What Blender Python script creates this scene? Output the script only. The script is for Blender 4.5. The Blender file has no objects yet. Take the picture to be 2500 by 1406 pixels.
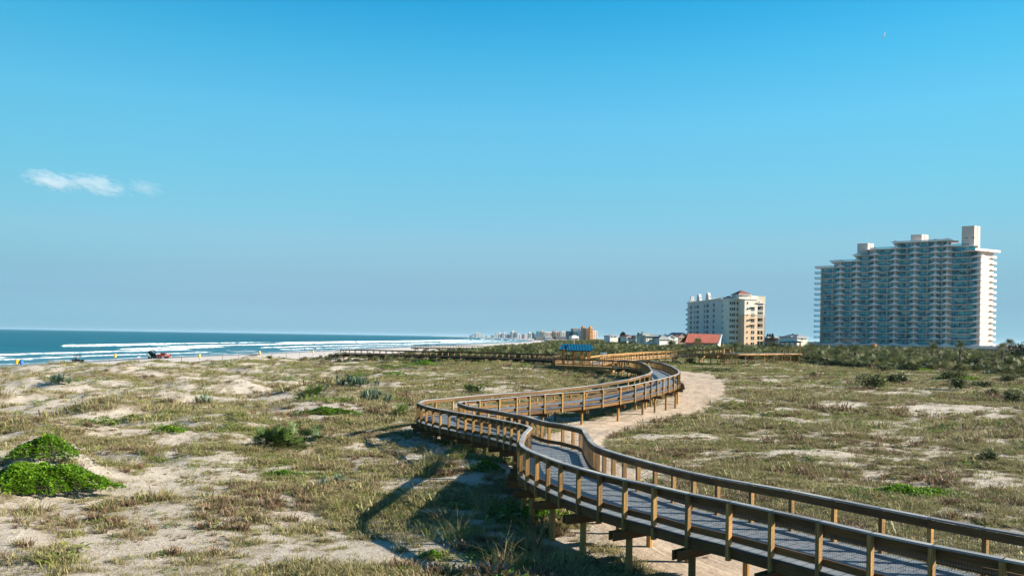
import bpy, math, random
import numpy as np
from mathutils import Vector, Matrix
random.seed(7); rng = np.random.default_rng(11)
PI = math.pi
scene = bpy.context.scene
COL = scene.collection

# ------------------------------------------------------------------ camera
F, CX, CY, ROLL, CZ = 1900.0, 1250.0, 822.6, 0.0157, 6.7
cam = bpy.data.cameras.new('camera'); camo = bpy.data.objects.new('camera', cam)
COL.objects.link(camo); scene.camera = camo
cam.sensor_width = 36; cam.lens = 36*F/2500; cam.shift_y = (CY-703)/2500
cam.clip_start = 0.5; cam.clip_end = 60000
camo.matrix_world = Matrix.Translation((0, 0, CZ)) @ Matrix.Rotation(PI/2, 4, 'X') @ Matrix.Rotation(ROLL, 4, 'Z')
cR, sR = math.cos(ROLL), math.sin(ROLL)
def ray(px, py):
    u = (px-CX)/F; v = -(py-CY)/F
    return u*cR-v*sR, u*sR+v*cR
def at(px, py, D):                      # point at depth D
    X, Z = ray(px, py); return Vector((X*D, D, CZ+Z*D))
def on(px, py, z):                      # point at height z
    X, Z = ray(px, py); D = (z-CZ)/Z; return Vector((X*D, D, z))

# ------------------------------------------------------------------ noise, terrain
TAB = rng.random((256, 256))
def vn(x, y, s=0):
    x = np.asarray(x, float)+s*17.3; y = np.asarray(y, float)+s*9.7
    xi = np.floor(x).astype(int); yi = np.floor(y).astype(int)
    fx = x-xi; fy = y-yi; fx = fx*fx*(3-2*fx); fy = fy*fy*(3-2*fy)
    a = TAB[xi & 255, yi & 255]; b = TAB[(xi+1) & 255, yi & 255]
    c = TAB[xi & 255, (yi+1) & 255]; d = TAB[(xi+1) & 255, (yi+1) & 255]
    return (a*(1-fx)+b*fx)*(1-fy)+(c*(1-fx)+d*fx)*fy
def fbm(x, y, o=4, s=0):
    r = 0; a = 0.5; t = 0
    for i in range(o):
        r = r+a*vn(np.asarray(x)*2**i, np.asarray(y)*2**i, s+i*3); t += a; a *= 0.5
    return r/t
def sst(x, a, b):
    t = np.clip((x-a)/(b-a), 0, 1); return t*t*(3-2*t)
SHY = [-400, 0, 200, 290, 343, 446, 700, 1000, 1530, 2500, 4000, 6000, 9000, 14000]
SHX = [-150, -137, -133, -128, -120, -107, -80, -42, 25, 62, 20, -170, -520, -1500]
def shore(y): return np.interp(y, SHY, SHX)
def edge(y): return np.interp(y, [-400, 0, 130, 200, 230, 275, 330, 475, 800, 1170, 1700, 2500, 4000, 6000, 9000, 14000], [-98, -85, -84, -74, -60, -42, -24, 4, 30, 52, 72, 100, 60, -130, -480, -1460])+5*(fbm(np.asarray(y)/14.0, np.asarray(y)*0+3, 3)-.5)
SEA = -2.8
MOUND = [  # px, py, z rise, radius x, radius y  (low dunes one can see)
    (100, 1175, .55, 2.6, 2.2), (60, 975, .8, 9, 6), (240, 1010, .9, 6, 5), (560, 940, .9, 7, 6), (390, 915, .9, 9, 7),
    (820, 1010, .7, 6, 4), (600, 1040, .5, 5, 4), (190, 912, .7, 9, 6), (330, 897, .45, 10, 6), (700, 905, .6, 12, 8),
    (1950, 1120, .35, 4, 2.5), (1000, 905, .7, 12, 8), (1230, 925, .5, 8, 5), (2230, 890, .9, 12, 8), (2090, 885, .9, 10, 7), (1137, 1152, .65, 2.6, 2.4), (900, 1265, -.3, 3, 2.4), (60, 1060, .5, 5, 3), (300, 1000, .6, 4, 3), (470, 1030, .5, 4, 3), (720, 960, .8, 5, 4), (130, 950, .6, 6, 4), (450, 945, .7, 6, 4)]
MP = [(on(a, b, 0), c, d, e) for a, b, c, d, e in MOUND]
def H(x, y):
    x = np.asarray(x, float); y = np.asarray(y, float)
    e = edge(y); t = x-e
    beach = np.where(x < shore(y), SEA+(x-shore(y))*.04, SEA+(SEA*-1-1.35)*np.clip((x-shore(y))/np.maximum(e-shore(y), 5), 0, 1)**.8)
    base = np.interp(y, [0, 62, 120, 160, 260, 600, 1500], [0, .05, 1.2, 1.35, 2.0, 2.6, 2.8])
    left = 1-sst(x, -30, 2)
    base = base*(1-left)+left*np.interp(y, [0, 120, 200, 400, 900], [0, 0.0, -.1, 1.3, 2.6])
    d = (fbm(x/13, y/11, 3, 1)-.5)*(.5+2.1*left)+(fbm(x/4.2, y/3.6, 3, 5)-.5)*(.28+1.05*left)+(fbm(x/1.3, y/1.1, 2, 8)-.5)*.16
    near = np.exp(-(((x-1)/17)**2+((y-29)/15)**2)**2)
    d = d*(1-.8*near)
    for p, c, rx, ry in MP:
        d = d+c*np.exp(-((x-p.x)/rx)**2-((y-p.y)/ry)**2)
    far = sst(y, 300, 700); d = d*(1-.5*far)
    ins = base+d
    k = sst(t, -2.5, 9)
    bump = .12*np.exp(-((t-7)/5)**2)
    z = beach*(1-k)+(ins+bump)*k
    return z
def Hs(x, y): return float(H(np.array([x]), np.array([y]))[0])
def drop(px, py):                        # march the pixel ray onto the terrain
    X, Z = ray(px, py); ds = np.geomspace(9, 2500, 3000)
    h = H(X*ds, ds); zz = CZ+Z*ds; i = np.argmax(zz < h)
    D = ds[i] if i > 0 else 400.0
    return Vector((X*D, D, Hs(X*D, D)))

PATH = [(2300, 1500), (1950, 1420), (1700, 1330), (1560, 1240), (1460, 1160), (1400, 1105), (1400, 1062), (1455, 1040), (1560, 1020), (1660, 1000), (1715, 972), (1716, 950), (1690, 932), (1640, 922), (1560, 912), (1480, 909)]
PW = [3.0, 3.0, 2.8, 2.6, 2.2, 2.0, 2.0, 2.0, 2.1, 2.4, 2.8, 3.1, 3.0, 2.7, 2.0, 1.6]
def chaikin(P, n=2):
    for _ in range(n):
        Q = [P[0]]
        for a, b in zip(P[:-1], P[1:]): Q += [a*.75+b*.25, a*.25+b*.75]
        P = Q+[P[-1]]
    return P
_pp = chaikin([np.array([on(a, b, .1).x, on(a, b, .1).y, w]) for (a, b), w in zip(PATH, PW)], 2)
PP = np.array(_pp)
def pathd(x, y):                         # distance to path centre divided by half width
    x = np.asarray(x, float); m = np.full(x.shape, 1e9)
    for a, b in zip(PP[:-1], PP[1:]):
        dx, dy = b[0]-a[0], b[1]-a[1]; L = dx*dx+dy*dy
        t = np.clip(((x-a[0])*dx+(y-a[1])*dy)/L, 0, 1)
        d = np.hypot(x-a[0]-t*dx, y-a[1]-t*dy)/(a[2]+t*(b[2]-a[2]))
        m = np.minimum(m, d)
    return m
# bare sand (px,py,rx,ry,amount) and green patches as they lie in the dunes
SAND = [(60, 950, 7, 7, .5), (190, 985, 5, 4, .5), (95, 1045, 4, 3, .35), (385, 895, 8, 6, .4), (560, 925, 7, 5, .4), (250, 960, 5, 4, .4), (450, 975, 4, 3, .3),
        (700, 985, 3.4, 2.5, .55), (800, 1015, 3, 2, .5), (900, 1045, 2.6, 1.7, .45), (1000, 1030, 2.6, 1.5, .4), (640, 970, 3, 2.6, .5), (430, 1085, 2.2, 1.6, .35), (290, 1075, 2, 1.5, .3),
        (480, 1190, 2.2, .8, .45), (720, 1245, 1.6, .8, .5), (100, 1210, 2, .9, .5), (60, 1330, 1.8, 1, .4), (820, 1340, 2.4, 1, .5), (1100, 1360, 2, .8, .5), (1180, 920, 6, 4, .4), (1270, 935, 6, 4, .45),
        (1960, 1110, 2.8, 1.6, .5), (2290, 1005, 8, 3, .45), (2100, 1012, 7, 2, .3), (2230, 1165, 3, 1, .35), (1850, 1190, 2.2, 1, .35), (2420, 1150, 3, 1, .3), (1530, 1085, 2.4, 1.6, .4), (1640, 1065, 3, 1.6, .3), (1560, 1150, 1.6, 1.2, .35),
        (2230, 893, 7, 6, .6), (2095, 880, 7, 6, .5), (2200, 930, 6, 2, .3), (1900, 885, 8, 6, .4), (1230, 1180, 2, 2, .3), (960, 930, 4, 3, .25), (2050, 925, 8, 2, .2), (1180, 1260, 2.5, 1.8, .4), (1100, 1180, 2.2, 1.6, .3)]
GREEN = [(800, 1000, 2.6, 1.3, .8), (560, 900, 10, 5, .4), (950, 905, 6, 5, .6), (1040, 892, 9, 7, .6), (1130, 888, 8, 5, .5), (300, 885, 12, 5, .5), (200, 883, 14, 5, .5), (415, 1047, 1.4, .8, .7), (690, 1155, 1, .7, .8), (1500, 905, 6, 5, .5), (1640, 885, 8, 7, .4),
         (600, 1065, 2.6, 1.2, .5), (2220, 1200, 2.6, 1, .8), (1700, 905, 8, 5, .5), (1300, 1250, 1.6, 1.6, .8), (1150, 1090, 1.8, 1.2, .6), (1180, 1140, 1.6, 1, .6), (150, 985, 2, 1, .5), (240, 1028, 2, 1, .5), (1180, 1350, 1.2, .8, .4), (1900, 1200, 1, .6, .6), (1340, 975, 4, 3, .3), (1420, 905, 5, 4, .3), (700, 925, 6, 3, .3)]
random.seed(7)
SPP = [(on(a, b, .1), c, d, e) for a, b, c, d, e in SAND]
GPP = [(on(a, b, .1), c, d, e) for a, b, c, d, e in GREEN]
def blobs(x, y, L):
    r = 0
    for p, rx, ry, k in L: r = r+k*np.exp(-(((x-p.x)/rx)**2+((y-p.y)/ry)**2)**1.5)
    return r
def veg(x, y):                           # plant cover 0..1
    x = np.asarray(x, float); y = np.asarray(y, float)
    n = fbm(x/7, y/4, 4, 21)*.6+fbm(x/1.7, y/1.2, 3, 31)*.4
    left = 1-sst(x, -40, -4)
    n = n+.55*(fbm(x/1.0, y/.5, 3, 37)-.5)+.25*(fbm(x/.35, y/.22, 2, 39)-.5)
    v = sst(n, .33, .68)*(1-.22*left)+.06+.07*(1-left)-1.0*blobs(x, y, SPP)*(.35+1.3*fbm(x/1.6, y/.9, 3, 41))+.9*blobs(x, y, GPP)
    v = v*(1-.98*(1-sst(pathd(x, y), .85, 1.15)))
    t = x-edge(y); v = v*sst(t, -4, 3)
    return np.clip(v, 0, 1)
def grn(x, y):
    x = np.asarray(x, float); y = np.asarray(y, float)
    return np.clip(sst(fbm(x/9, y/6, 3, 51), .52, .75)*.35+blobs(x, y, GPP)+.25*sst(y, 80, 150), 0, 1)

# ------------------------------------------------------------------ materials
def newmat(name):
    m = bpy.data.materials.new(name); m.use_nodes = True
    nt = m.node_tree; b = nt.nodes['Principled BSDF']; return m, nt, b
def N(nt, t, **kw):
    n = nt.nodes.new(t)
    for k, v in kw.items(): setattr(n, k, v)
    return n
def ramp(nt, fac, stops):
    r = N(nt, 'ShaderNodeValToRGB'); e = r.color_ramp.elements
    while len(e) > 1: e.remove(e[-1])
    e[0].position = stops[0][0]; e[0].color = (*stops[0][1], 1)
    for p, c in stops[1:]: k = e.new(p); k.color = (*c, 1)
    if fac is not None: nt.links.new(fac, r.inputs[0])
    return r.outputs[0]
def mix(nt, a, b, f, mode='MIX'):
    m = N(nt, 'ShaderNodeMix', data_type='RGBA', blend_type=mode)
    for s, v in ((m.inputs[6], a), (m.inputs[7], b), (m.inputs[0], f)):
        if isinstance(v, (int, float)): s.default_value = v
        elif isinstance(v, tuple): s.default_value = (*v, 1)
        else: nt.links.new(v, s)
    return m.outputs[2]
def noise(nt, scale, vec=None, detail=4, rough=.55, col=False):
    n = N(nt, 'ShaderNodeTexNoise'); n.inputs['Scale'].default_value = scale
    n.inputs['Detail'].default_value = detail; n.inputs['Roughness'].default_value = rough
    if vec is not None: nt.links.new(vec, n.inputs['Vector'])
    return n.outputs[1 if col else 0]
def mapping(nt, vec, sc):
    m = N(nt, 'ShaderNodeMapping'); m.inputs['Scale'].default_value = sc; nt.links.new(vec, m.inputs['Vector']); return m.outputs[0]
def attr(nt, name):
    return N(nt, 'ShaderNodeAttribute', attribute_name=name)
def bump(nt, b, h, s, d=.02):
    n = N(nt, 'ShaderNodeBump'); n.inputs['Strength'].default_value = s; n.inputs['Distance'].default_value = d
    nt.links.new(h, n.inputs['Height']); nt.links.new(n.outputs[0], b.inputs['Normal'])
def wcoord(nt): return N(nt, 'ShaderNodeNewGeometry').outputs['Position']
def plain(name, col, rough=.7, var=.15, sc=3.0, metal=0.0, spec=.3):
    m, nt, b = newmat(name); n = noise(nt, sc, wcoord(nt), 5)
    c = tuple(x*(1-var) for x in col); d = tuple(min(1, x*(1+var)) for x in col)
    nt.links.new(ramp(nt, n, [(.3, c), (.7, d)]), b.inputs['Base Color'])
    b.inputs['Roughness'].default_value = rough; b.inputs['Metallic'].default_value = metal
    b.inputs['Specular IOR Level'].default_value = spec
    return m
def wood(name, dark, light, cap=False, rough=.75):
    m, nt, b = newmat(name); uv = N(nt, 'ShaderNodeUVMap').outputs[0]
    g = noise(nt, 1.0, mapping(nt, uv, (1.6, 34, 1)), 5, .6)
    g2 = noise(nt, 1.3, mapping(nt, uv, (.8, 2, 1)), 3)
    c = ramp(nt, g, [(.28, dark), (.5, tuple((p+q)/2 for p, q in zip(dark, light))), (.75, light)])
    t = attr(nt, 'tint').outputs['Fac']
    c = mix(nt, c, ramp(nt, t, [(0, (.50, .48, .47)), (.35, (.85, .84, .84)), (.7, (1.0, .97, .92)), (1, (1.35, 1.24, 1.08))]), .85, 'MULTIPLY')
    c = mix(nt, c, ramp(nt, g2, [(.35, (.75, .74, .72)), (.65, (1.1, 1.08, 1.05))]), .7, 'MULTIPLY')
    nt.links.new(c, b.inputs['Base Color']); b.inputs['Roughness'].default_value = rough
    b.inputs['Specular IOR Level'].default_value = .25
    bump(nt, b, g, .5, .006)
    return m
M = {}
M['wood'] = wood('weathered_post_wood', (.14, .075, .026), (.64, .39, .14))
M['beam'] = wood('beam_wood', (.065, .036, .018), (.27, .15, .055))
M['cap'] = wood('grey_rail_wood', (.22, .235, .255), (.50, .525, .55))
M['newwood'] = wood('fresh_pine', (.26, .14, .05), (.62, .38, .15))
M['greywood'] = wood('old_brown_wood', (.045, .03, .02), (.15, .10, .06))
M['greywood2'] = wood('old_post_wood', (.10, .07, .04), (.32, .22, .12))
def deckmat():
    m, nt, b = newmat('grey_blue_decking'); uv = N(nt, 'ShaderNodeUVMap').outputs[0]
    br = N(nt, 'ShaderNodeTexBrick'); nt.links.new(mapping(nt, uv, (1, 1, 1)), br.inputs['Vector'])
    br.inputs['Color1'].default_value = (.205, .235, .265, 1); br.inputs['Color2'].default_value = (.245, .275, .305, 1); br.inputs['Mortar'].default_value = (.025, .028, .035, 1)
    br.inputs['Scale'].default_value = 1; br.inputs['Mortar Size'].default_value = .012; br.inputs['Brick Width'].default_value = .30; br.inputs['Row Height'].default_value = .61
    n = noise(nt, 2.5, wcoord(nt), 4)
    c = mix(nt, br.outputs[0], ramp(nt, n, [(.3, (.85, .85, .87)), (.7, (1.12, 1.1, 1.05))]), 1.0, 'MULTIPLY')
    nt.links.new(c, b.inputs['Base Color']); b.inputs['Roughness'].default_value = .6
    bump(nt, b, br.outputs[1], -.5, .01); return m
M['deck'] = deckmat()
def groundmat():
    m, nt, b = newmat('dune_sand_and_litter'); P = wcoord(nt)
    v = attr(nt, 'veg').outputs['Fac']; g = attr(nt, 'grn').outputs['Fac']
    n1 = noise(nt, 1.1, P, 8, .65); n2 = noise(nt, 7.0, mapping(nt, P, (1, 1.5, 1)), 7, .72); n3 = noise(nt, 26.0, P, 3, .6)
    sand = ramp(nt, n1, [(.3, (.52, .46, .385)), (.55, (.70, .635, .555)), (.75, (.82, .765, .70))])
    sand = mix(nt, sand, ramp(nt, n3, [(.35, (.80, .77, .72)), (.6, (1.05, 1.04, 1.0))]), .8, 'MULTIPLY')
    lit = ramp(nt, n2, [(.25, (.15, .115, .07)), (.5, (.26, .205, .13)), (.75, (.38, .31, .215))])
    gr = ramp(nt, n2, [(.3, (.10, .11, .045)), (.7, (.22, .22, .10))])
    litter = mix(nt, lit, gr, mixfac(nt, g, n1, .9))
    f = N(nt, 'ShaderNodeMath', operation='MULTIPLY_ADD'); nt.links.new(n2, f.inputs[0]); f.inputs[1].default_value = 2.6; f.inputs[2].default_value = -1.3
    a = N(nt, 'ShaderNodeMath', operation='ADD'); nt.links.new(v, a.inputs[0]); nt.links.new(f.outputs[0], a.inputs[1])
    s = N(nt, 'ShaderNodeMapRange', interpolation_type='SMOOTHSTEP'); nt.links.new(a.outputs[0], s.inputs[0])
    s.inputs[1].default_value = .12; s.inputs[2].default_value = .85; s.inputs[4].default_value = .85
    nt.links.new(mix(nt, sand, litter, s.outputs[0]), b.inputs['Base Color'])
    b.inputs['Roughness'].default_value = .95; b.inputs['Specular IOR Level'].default_value = .1
    hs = N(nt, 'ShaderNodeMath', operation='ADD'); nt.links.new(n2, hs.inputs[0]); nt.links.new(n1, hs.inputs[1])
    bump(nt, b, hs.outputs[0], .9, .22); return m
def mixfac(nt, a, n, k):
    q = N(nt, 'ShaderNodeMath', operation='MULTIPLY'); nt.links.new(a, q.inputs[0]); nt.links.new(n, q.inputs[1])
    w = N(nt, 'ShaderNodeMath', operation='MULTIPLY', use_clamp=True); nt.links.new(q.outputs[0], w.inputs[0]); w.inputs[1].default_value = 2*k
    return w.outputs[0]
M['ground'] = groundmat()
def pathmat():
    m, nt, b = newmat('packed_tan_sand'); P = wcoord(nt); uv = N(nt, 'ShaderNodeUVMap').outputs[0]
    n1 = noise(nt, .9, P, 7, .6); n2 = noise(nt, 14, P, 4, .6); st = noise(nt, 1.0, mapping(nt, uv, (.35, 5, 1)), 4, .6)
    c = ramp(nt, n1, [(.3, (.45, .36, .28)), (.7, (.60, .50, .40))])
    c = mix(nt, c, ramp(nt, n2, [(.3, (.84, .82, .8)), (.6, (1.04, 1.03, 1))]), .8, 'MULTIPLY')
    c = mix(nt, c, ramp(nt, st, [(.35, (.93, .92, .9)), (.6, (1.04, 1.03, 1.02))]), .9, 'MULTIPLY')
    nt.links.new(c, b.inputs['Base Color']); b.inputs['Roughness'].default_value = .95; b.inputs['Specular IOR Level'].default_value = .1
    ad = N(nt, 'ShaderNodeMath', operation='ADD'); nt.links.new(st, ad.inputs[0]); nt.links.new(n1, ad.inputs[1])
    a3 = N(nt, 'ShaderNodeMath', operation='ADD'); nt.links.new(ad.outputs[0], a3.inputs[0]); nt.links.new(noise(nt, 3.2, P, 3, .5), a3.inputs[1]); bump(nt, b, a3.outputs[0], .6, .06); return m
M['path'] = pathmat()
def beachmat():
    m, nt, b = newmat('beach_sand'); P = wcoord(nt); w = attr(nt, 'wet').outputs['Fac']
    n1 = noise(nt, .12, P, 6, .6)
    dry = ramp(nt, n1, [(.3, (.55, .50, .46)), (.7, (.68, .63, .58))])
    nt.links.new(mix(nt, dry, (.20, .175, .165), w), b.inputs['Base Color'])
    r = N(nt, 'ShaderNodeMapRange'); nt.links.new(w, r.inputs[0]); r.inputs[3].default_value = .95; r.inputs[4].default_value = .35
    nt.links.new(r.outputs[0], b.inputs['Roughness']); return m
M['beach'] = beachmat()
def watermat():
    m, nt, b = newmat('sea_water'); P = wcoord(nt); f = attr(nt, 'foam').outputs['Fac']; sh = attr(nt, 'shal').outputs['Fac']
    n1 = noise(nt, 1.1, mapping(nt, P, (1.2, .3, 1)), 7, .72); n2 = noise(nt, .03, mapping(nt, P, (1.6, .4, 1)), 5, .6)
    deep = ramp(nt, n2, [(.3, (.005, .078, .118)), (.7, (.010, .120, .168))])
    c = mix(nt, deep, (.05, .16, .21), sh)
    ad = N(nt, 'ShaderNodeMath', operation='MULTIPLY_ADD'); nt.links.new(n1, ad.inputs[0]); ad.inputs[1].default_value = 1.5; ad.inputs[2].default_value = -.75
    a2 = N(nt, 'ShaderNodeMath', operation='ADD'); nt.links.new(ad.outputs[0], a2.inputs[0]); nt.links.new(f, a2.inputs[1])
    s = N(nt, 'ShaderNodeMapRange', interpolation_type='SMOOTHSTEP'); nt.links.new(a2.outputs[0], s.inputs[0]); s.inputs[1].default_value = .22; s.inputs[2].default_value = .85
    nt.links.new(mix(nt, c, (.80, .84, .86), s.outputs[0]), b.inputs['Base Color'])
    r = N(nt, 'ShaderNodeMapRange'); nt.links.new(s.outputs[0], r.inputs[0]); r.inputs[3].default_value = .42; r.inputs[4].default_value = .9
    nt.links.new(r.outputs[0], b.inputs['Roughness']); b.inputs['IOR'].default_value = 1.33; b.inputs['Specular IOR Level'].default_value = .22
    nb = noise(nt, .55, mapping(nt, P, (1.2, .5, 1)), 5, .65)
    bump(nt, b, nb, 1.0, .5); return m
M['water'] = watermat()
def leafmat(name, stops, trans=.25, rough=.55, nsc=.35):
    m, nt, b = newmat(name); P = wcoord(nt)
    rnd = N(nt, 'ShaderNodeObjectInfo').outputs['Random']; t = attr(nt, 'tint').outputs['Fac']; n = noise(nt, nsc, P, 4)
    a = N(nt, 'ShaderNodeMath', operation='MULTIPLY_ADD'); nt.links.new(rnd, a.inputs[0]); a.inputs[1].default_value = .5; nt.links.new(t, a.inputs[2])
    q = N(nt, 'ShaderNodeMath', operation='MULTIPLY_ADD'); nt.links.new(n, q.inputs[0]); q.inputs[1].default_value = .5; nt.links.new(a.outputs[0], q.inputs[2])
    h = N(nt, 'ShaderNodeMath', operation='MULTIPLY'); nt.links.new(q.outputs[0], h.inputs[0]); h.inputs[1].default_value = .53
    c = ramp(nt, h.outputs[0], stops)
    nt.links.new(c, b.inputs['Base Color']); b.inputs['Roughness'].default_value = rough; b.inputs['Specular IOR Level'].default_value = .25
    tr = N(nt, 'ShaderNodeBsdfTranslucent'); nt.links.new(c, tr.inputs[0])
    mx = N(nt, 'ShaderNodeMixShader'); mx.inputs[0].default_value = trans
    nt.links.new(b.outputs[0], mx.inputs[1]); nt.links.new(tr.outputs[0], mx.inputs[2])
    nt.links.new(mx.outputs[0], nt.nodes['Material Output'].inputs[0]); return m
M['dry'] = leafmat('dry_grass', [(.1, (.19, .145, .07)), (.3, (.33, .26, .135)), (.5, (.38, .335, .17)), (.72, (.36, .355, .145)), (.95, (.56, .50, .30))])
M['rust'] = leafmat('rusty_stems', [(.1, (.15, .095, .06)), (.5, (.30, .20, .12)), (.9, (.42, .32, .20))])
M['grass'] = leafmat('green_grass', [(.1, (.13, .15, .035)), (.45, (.26, .275, .07)), (.7, (.35, .35, .11)), (.95, (.44, .41, .17))])
M['vine'] = leafmat('bright_vine_leaves', [(.08, (.02, .07, .006)), (.22, (.07, .18, .01)), (.45, (.16, .33, .02)), (.7, (.30, .48, .03)), (.95, (.48, .60, .09))], .3, .45, 2.2)
M['creeper'] = leafmat('creeping_green', [(.1, (.05, .09, .015)), (.45, (.13, .22, .03)), (.75, (.24, .33, .06)), (.95, (.38, .40, .12))], .25, .5, 1.0)
M['palmetto'] = leafmat('palmetto_green', [(.1, (.02, .045, .01)), (.35, (.055, .10, .02)), (.6, (.13, .19, .04)), (.95, (.36, .33, .17))], .2, .4)
M['palmetto2'] = leafmat('scrub_palmetto_leaves', [(.1, (.035, .05, .018)), (.35, (.10, .125, .045)), (.6, (.20, .21, .085)), (.95, (.38, .32, .19))], .2, .65)
M['blue'] = leafmat('blue_green_blades', [(.1, (.04, .08, .05)), (.45, (.12, .19, .12)), (.75, (.22, .30, .19)), (.95, (.40, .40, .25))], .15, .4)
M['scrub'] = leafmat('scrub_leaves', [(.1, (.03, .05, .016)), (.32, (.075, .10, .034)), (.52, (.155, .18, .065)), (.72, (.25, .255, .11)), (.95, (.42, .36, .22))], .2, .5, .06)
M['darkleaf'] = leafmat('dark_tree_leaves', [(.1, (.012, .028, .012)), (.5, (.03, .055, .02)), (.9, (.07, .10, .035))], .15, .5)
M['bark'] = plain('palm_bark', (.16, .12, .085), .9, .4, 8)
M['white'] = plain('white_paint', (.78, .76, .73), .6, .05, .3)
M['cream'] = plain('cream_stucco', (.93, .85, .70), .85, .05, .3)
M['peach'] = plain('peach_stucco', (.90, .63, .40), .85, .06, .3)
M['grey'] = plain('grey_render', (.78, .73, .66), .85, .08, .3)
M['tower'] = plain('tower_render', (.80, .66, .57), .85, .05, .15)
M['towerslab'] = plain('tower_slab_white', (.95, .90, .88), .75, .06, .3)
M['tan'] = plain('tan_render', (.38, .27, .20), .9, .1, .3)
M['shade'] = plain('shaded_window_glass', (.018, .03, .038), .45, .3, .6)
def glassmat(name, stops, cell=1.4, rough=.12):
    m, nt, b = newmat(name); P = wcoord(nt)
    v = N(nt, 'ShaderNodeTexVoronoi'); v.inputs['Scale'].default_value = 1/cell; nt.links.new(P, v.inputs['Vector'])
    s = N(nt, 'ShaderNodeSeparateColor'); nt.links.new(v.outputs['Color'], s.inputs[0])
    nt.links.new(ramp(nt, s.outputs[0], stops), b.inputs['Base Color'])
    b.inputs['Roughness'].default_value = rough; b.inputs['Specular IOR Level'].default_value = .6; return m
M['teal'] = glassmat('teal_window_glass', [(.08, (.01, .05, .08)), (.25, (.02, .22, .29)), (.5, (.03, .46, .53)), (.75, (.10, .60, .65)), (1, (.45, .65, .65))], 1.5)  # teal base colour raised to stand for the sky the panes reflect
M['dark'] = glassmat('dark_window_glass', [(.1, (.012, .02, .025)), (.6, (.03, .05, .055)), (1, (.10, .13, .13))], 1.2)
M['rail'] = glassmat('balcony_rail_glass', [(.1, (.03, .12, .16)), (.8, (.10, .24, .30))], 3, .3)
def railmat():
    m, nt, b = newmat('balcony_rail_glass'); b.inputs['Base Color'].default_value = (.16, .34, .40, 1); b.inputs['Roughness'].default_value = .2
    t = N(nt, 'ShaderNodeBsdfTransparent'); t.inputs[0].default_value = (.75, .92, .95, 1); x = N(nt, 'ShaderNodeMixShader'); x.inputs[0].default_value = .20
    nt.links.new(t.outputs[0], x.inputs[1]); nt.links.new(b.outputs[0], x.inputs[2]); nt.links.new(x.outputs[0], nt.nodes['Material Output'].inputs[0]); return m
M['rail'] = railmat()
def tilemat(name, a, b_):
    m, nt, b = newmat(name); P = wcoord(nt); n = noise(nt, 1.6, P, 6, .7); n2 = noise(nt, .25, P, 3)
    c = ramp(nt, n, [(.3, a), (.7, b_)]); c = mix(nt, c, ramp(nt, n2, [(.3, (.8, .8, .8)), (.7, (1.1, 1.1, 1.1))]), 1.0, 'MULTIPLY')
    nt.links.new(c, b.inputs['Base Color']); b.inputs['Roughness'].default_value = .85; bump(nt, b, n, .6, .1); return m
M['roofred'] = tilemat('red_clay_tiles', (.34, .075, .05), (.58, .17, .11))
M['roofdk'] = tilemat('dark_red_tiles', (.18, .05, .04), (.30, .09, .07))
M['roofgrey'] = tilemat('grey_shingles', (.22, .23, .24), (.34, .35, .36))
M['roofwhite'] = tilemat('white_roof', (.62, .63, .62), (.75, .75, .74))
M['bluemetal'] = plain('blue_metal_roof', (.006, .105, .195), .35, .12, 1.5, .0, .5)
M['yellow'] = plain('yellow_paint', (.85, .55, .05), .5, .08)
M['bluepaint'] = plain('blue_paint', (.04, .16, .55), .5, .08)
M['black'] = plain('black_plastic', (.012, .013, .015), .9, .2, 3, 0, .05)
M['red'] = plain('red_paint', (.50, .055, .03), .4, .1)
M['tyre'] = plain('tyre_rubber', (.02, .02, .02), .9, .2)
M['board'] = plain('pale_green_board', (.55, .78, .60), .3, .04)
M['skin'] = plain('skin', (.42, .24, .16), .6, .06)
M['shirt'] = plain('white_shirt', (.75, .75, .75), .8, .06)
M['navy'] = plain('dark_cloth', (.02, .025, .05), .8, .1)
M['coral'] = plain('coral_cloth', (.6, .2, .12), .8, .1)
M['wire'] = plain('galvanised_wire', (.20, .20, .19), .45, .1, 3, .6)
M['dirt'] = plain('dark_twigs', (.05, .035, .025), .95, .3)
M['hair'] = plain('brown_hair', (.05, .03, .02), .8, .2)
M['gull'] = plain('gull_feathers', (.8, .8, .8), .7, .1)
M['orange'] = plain('orange_stucco', (.78, .33, .10), .85, .08, .3)

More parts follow.
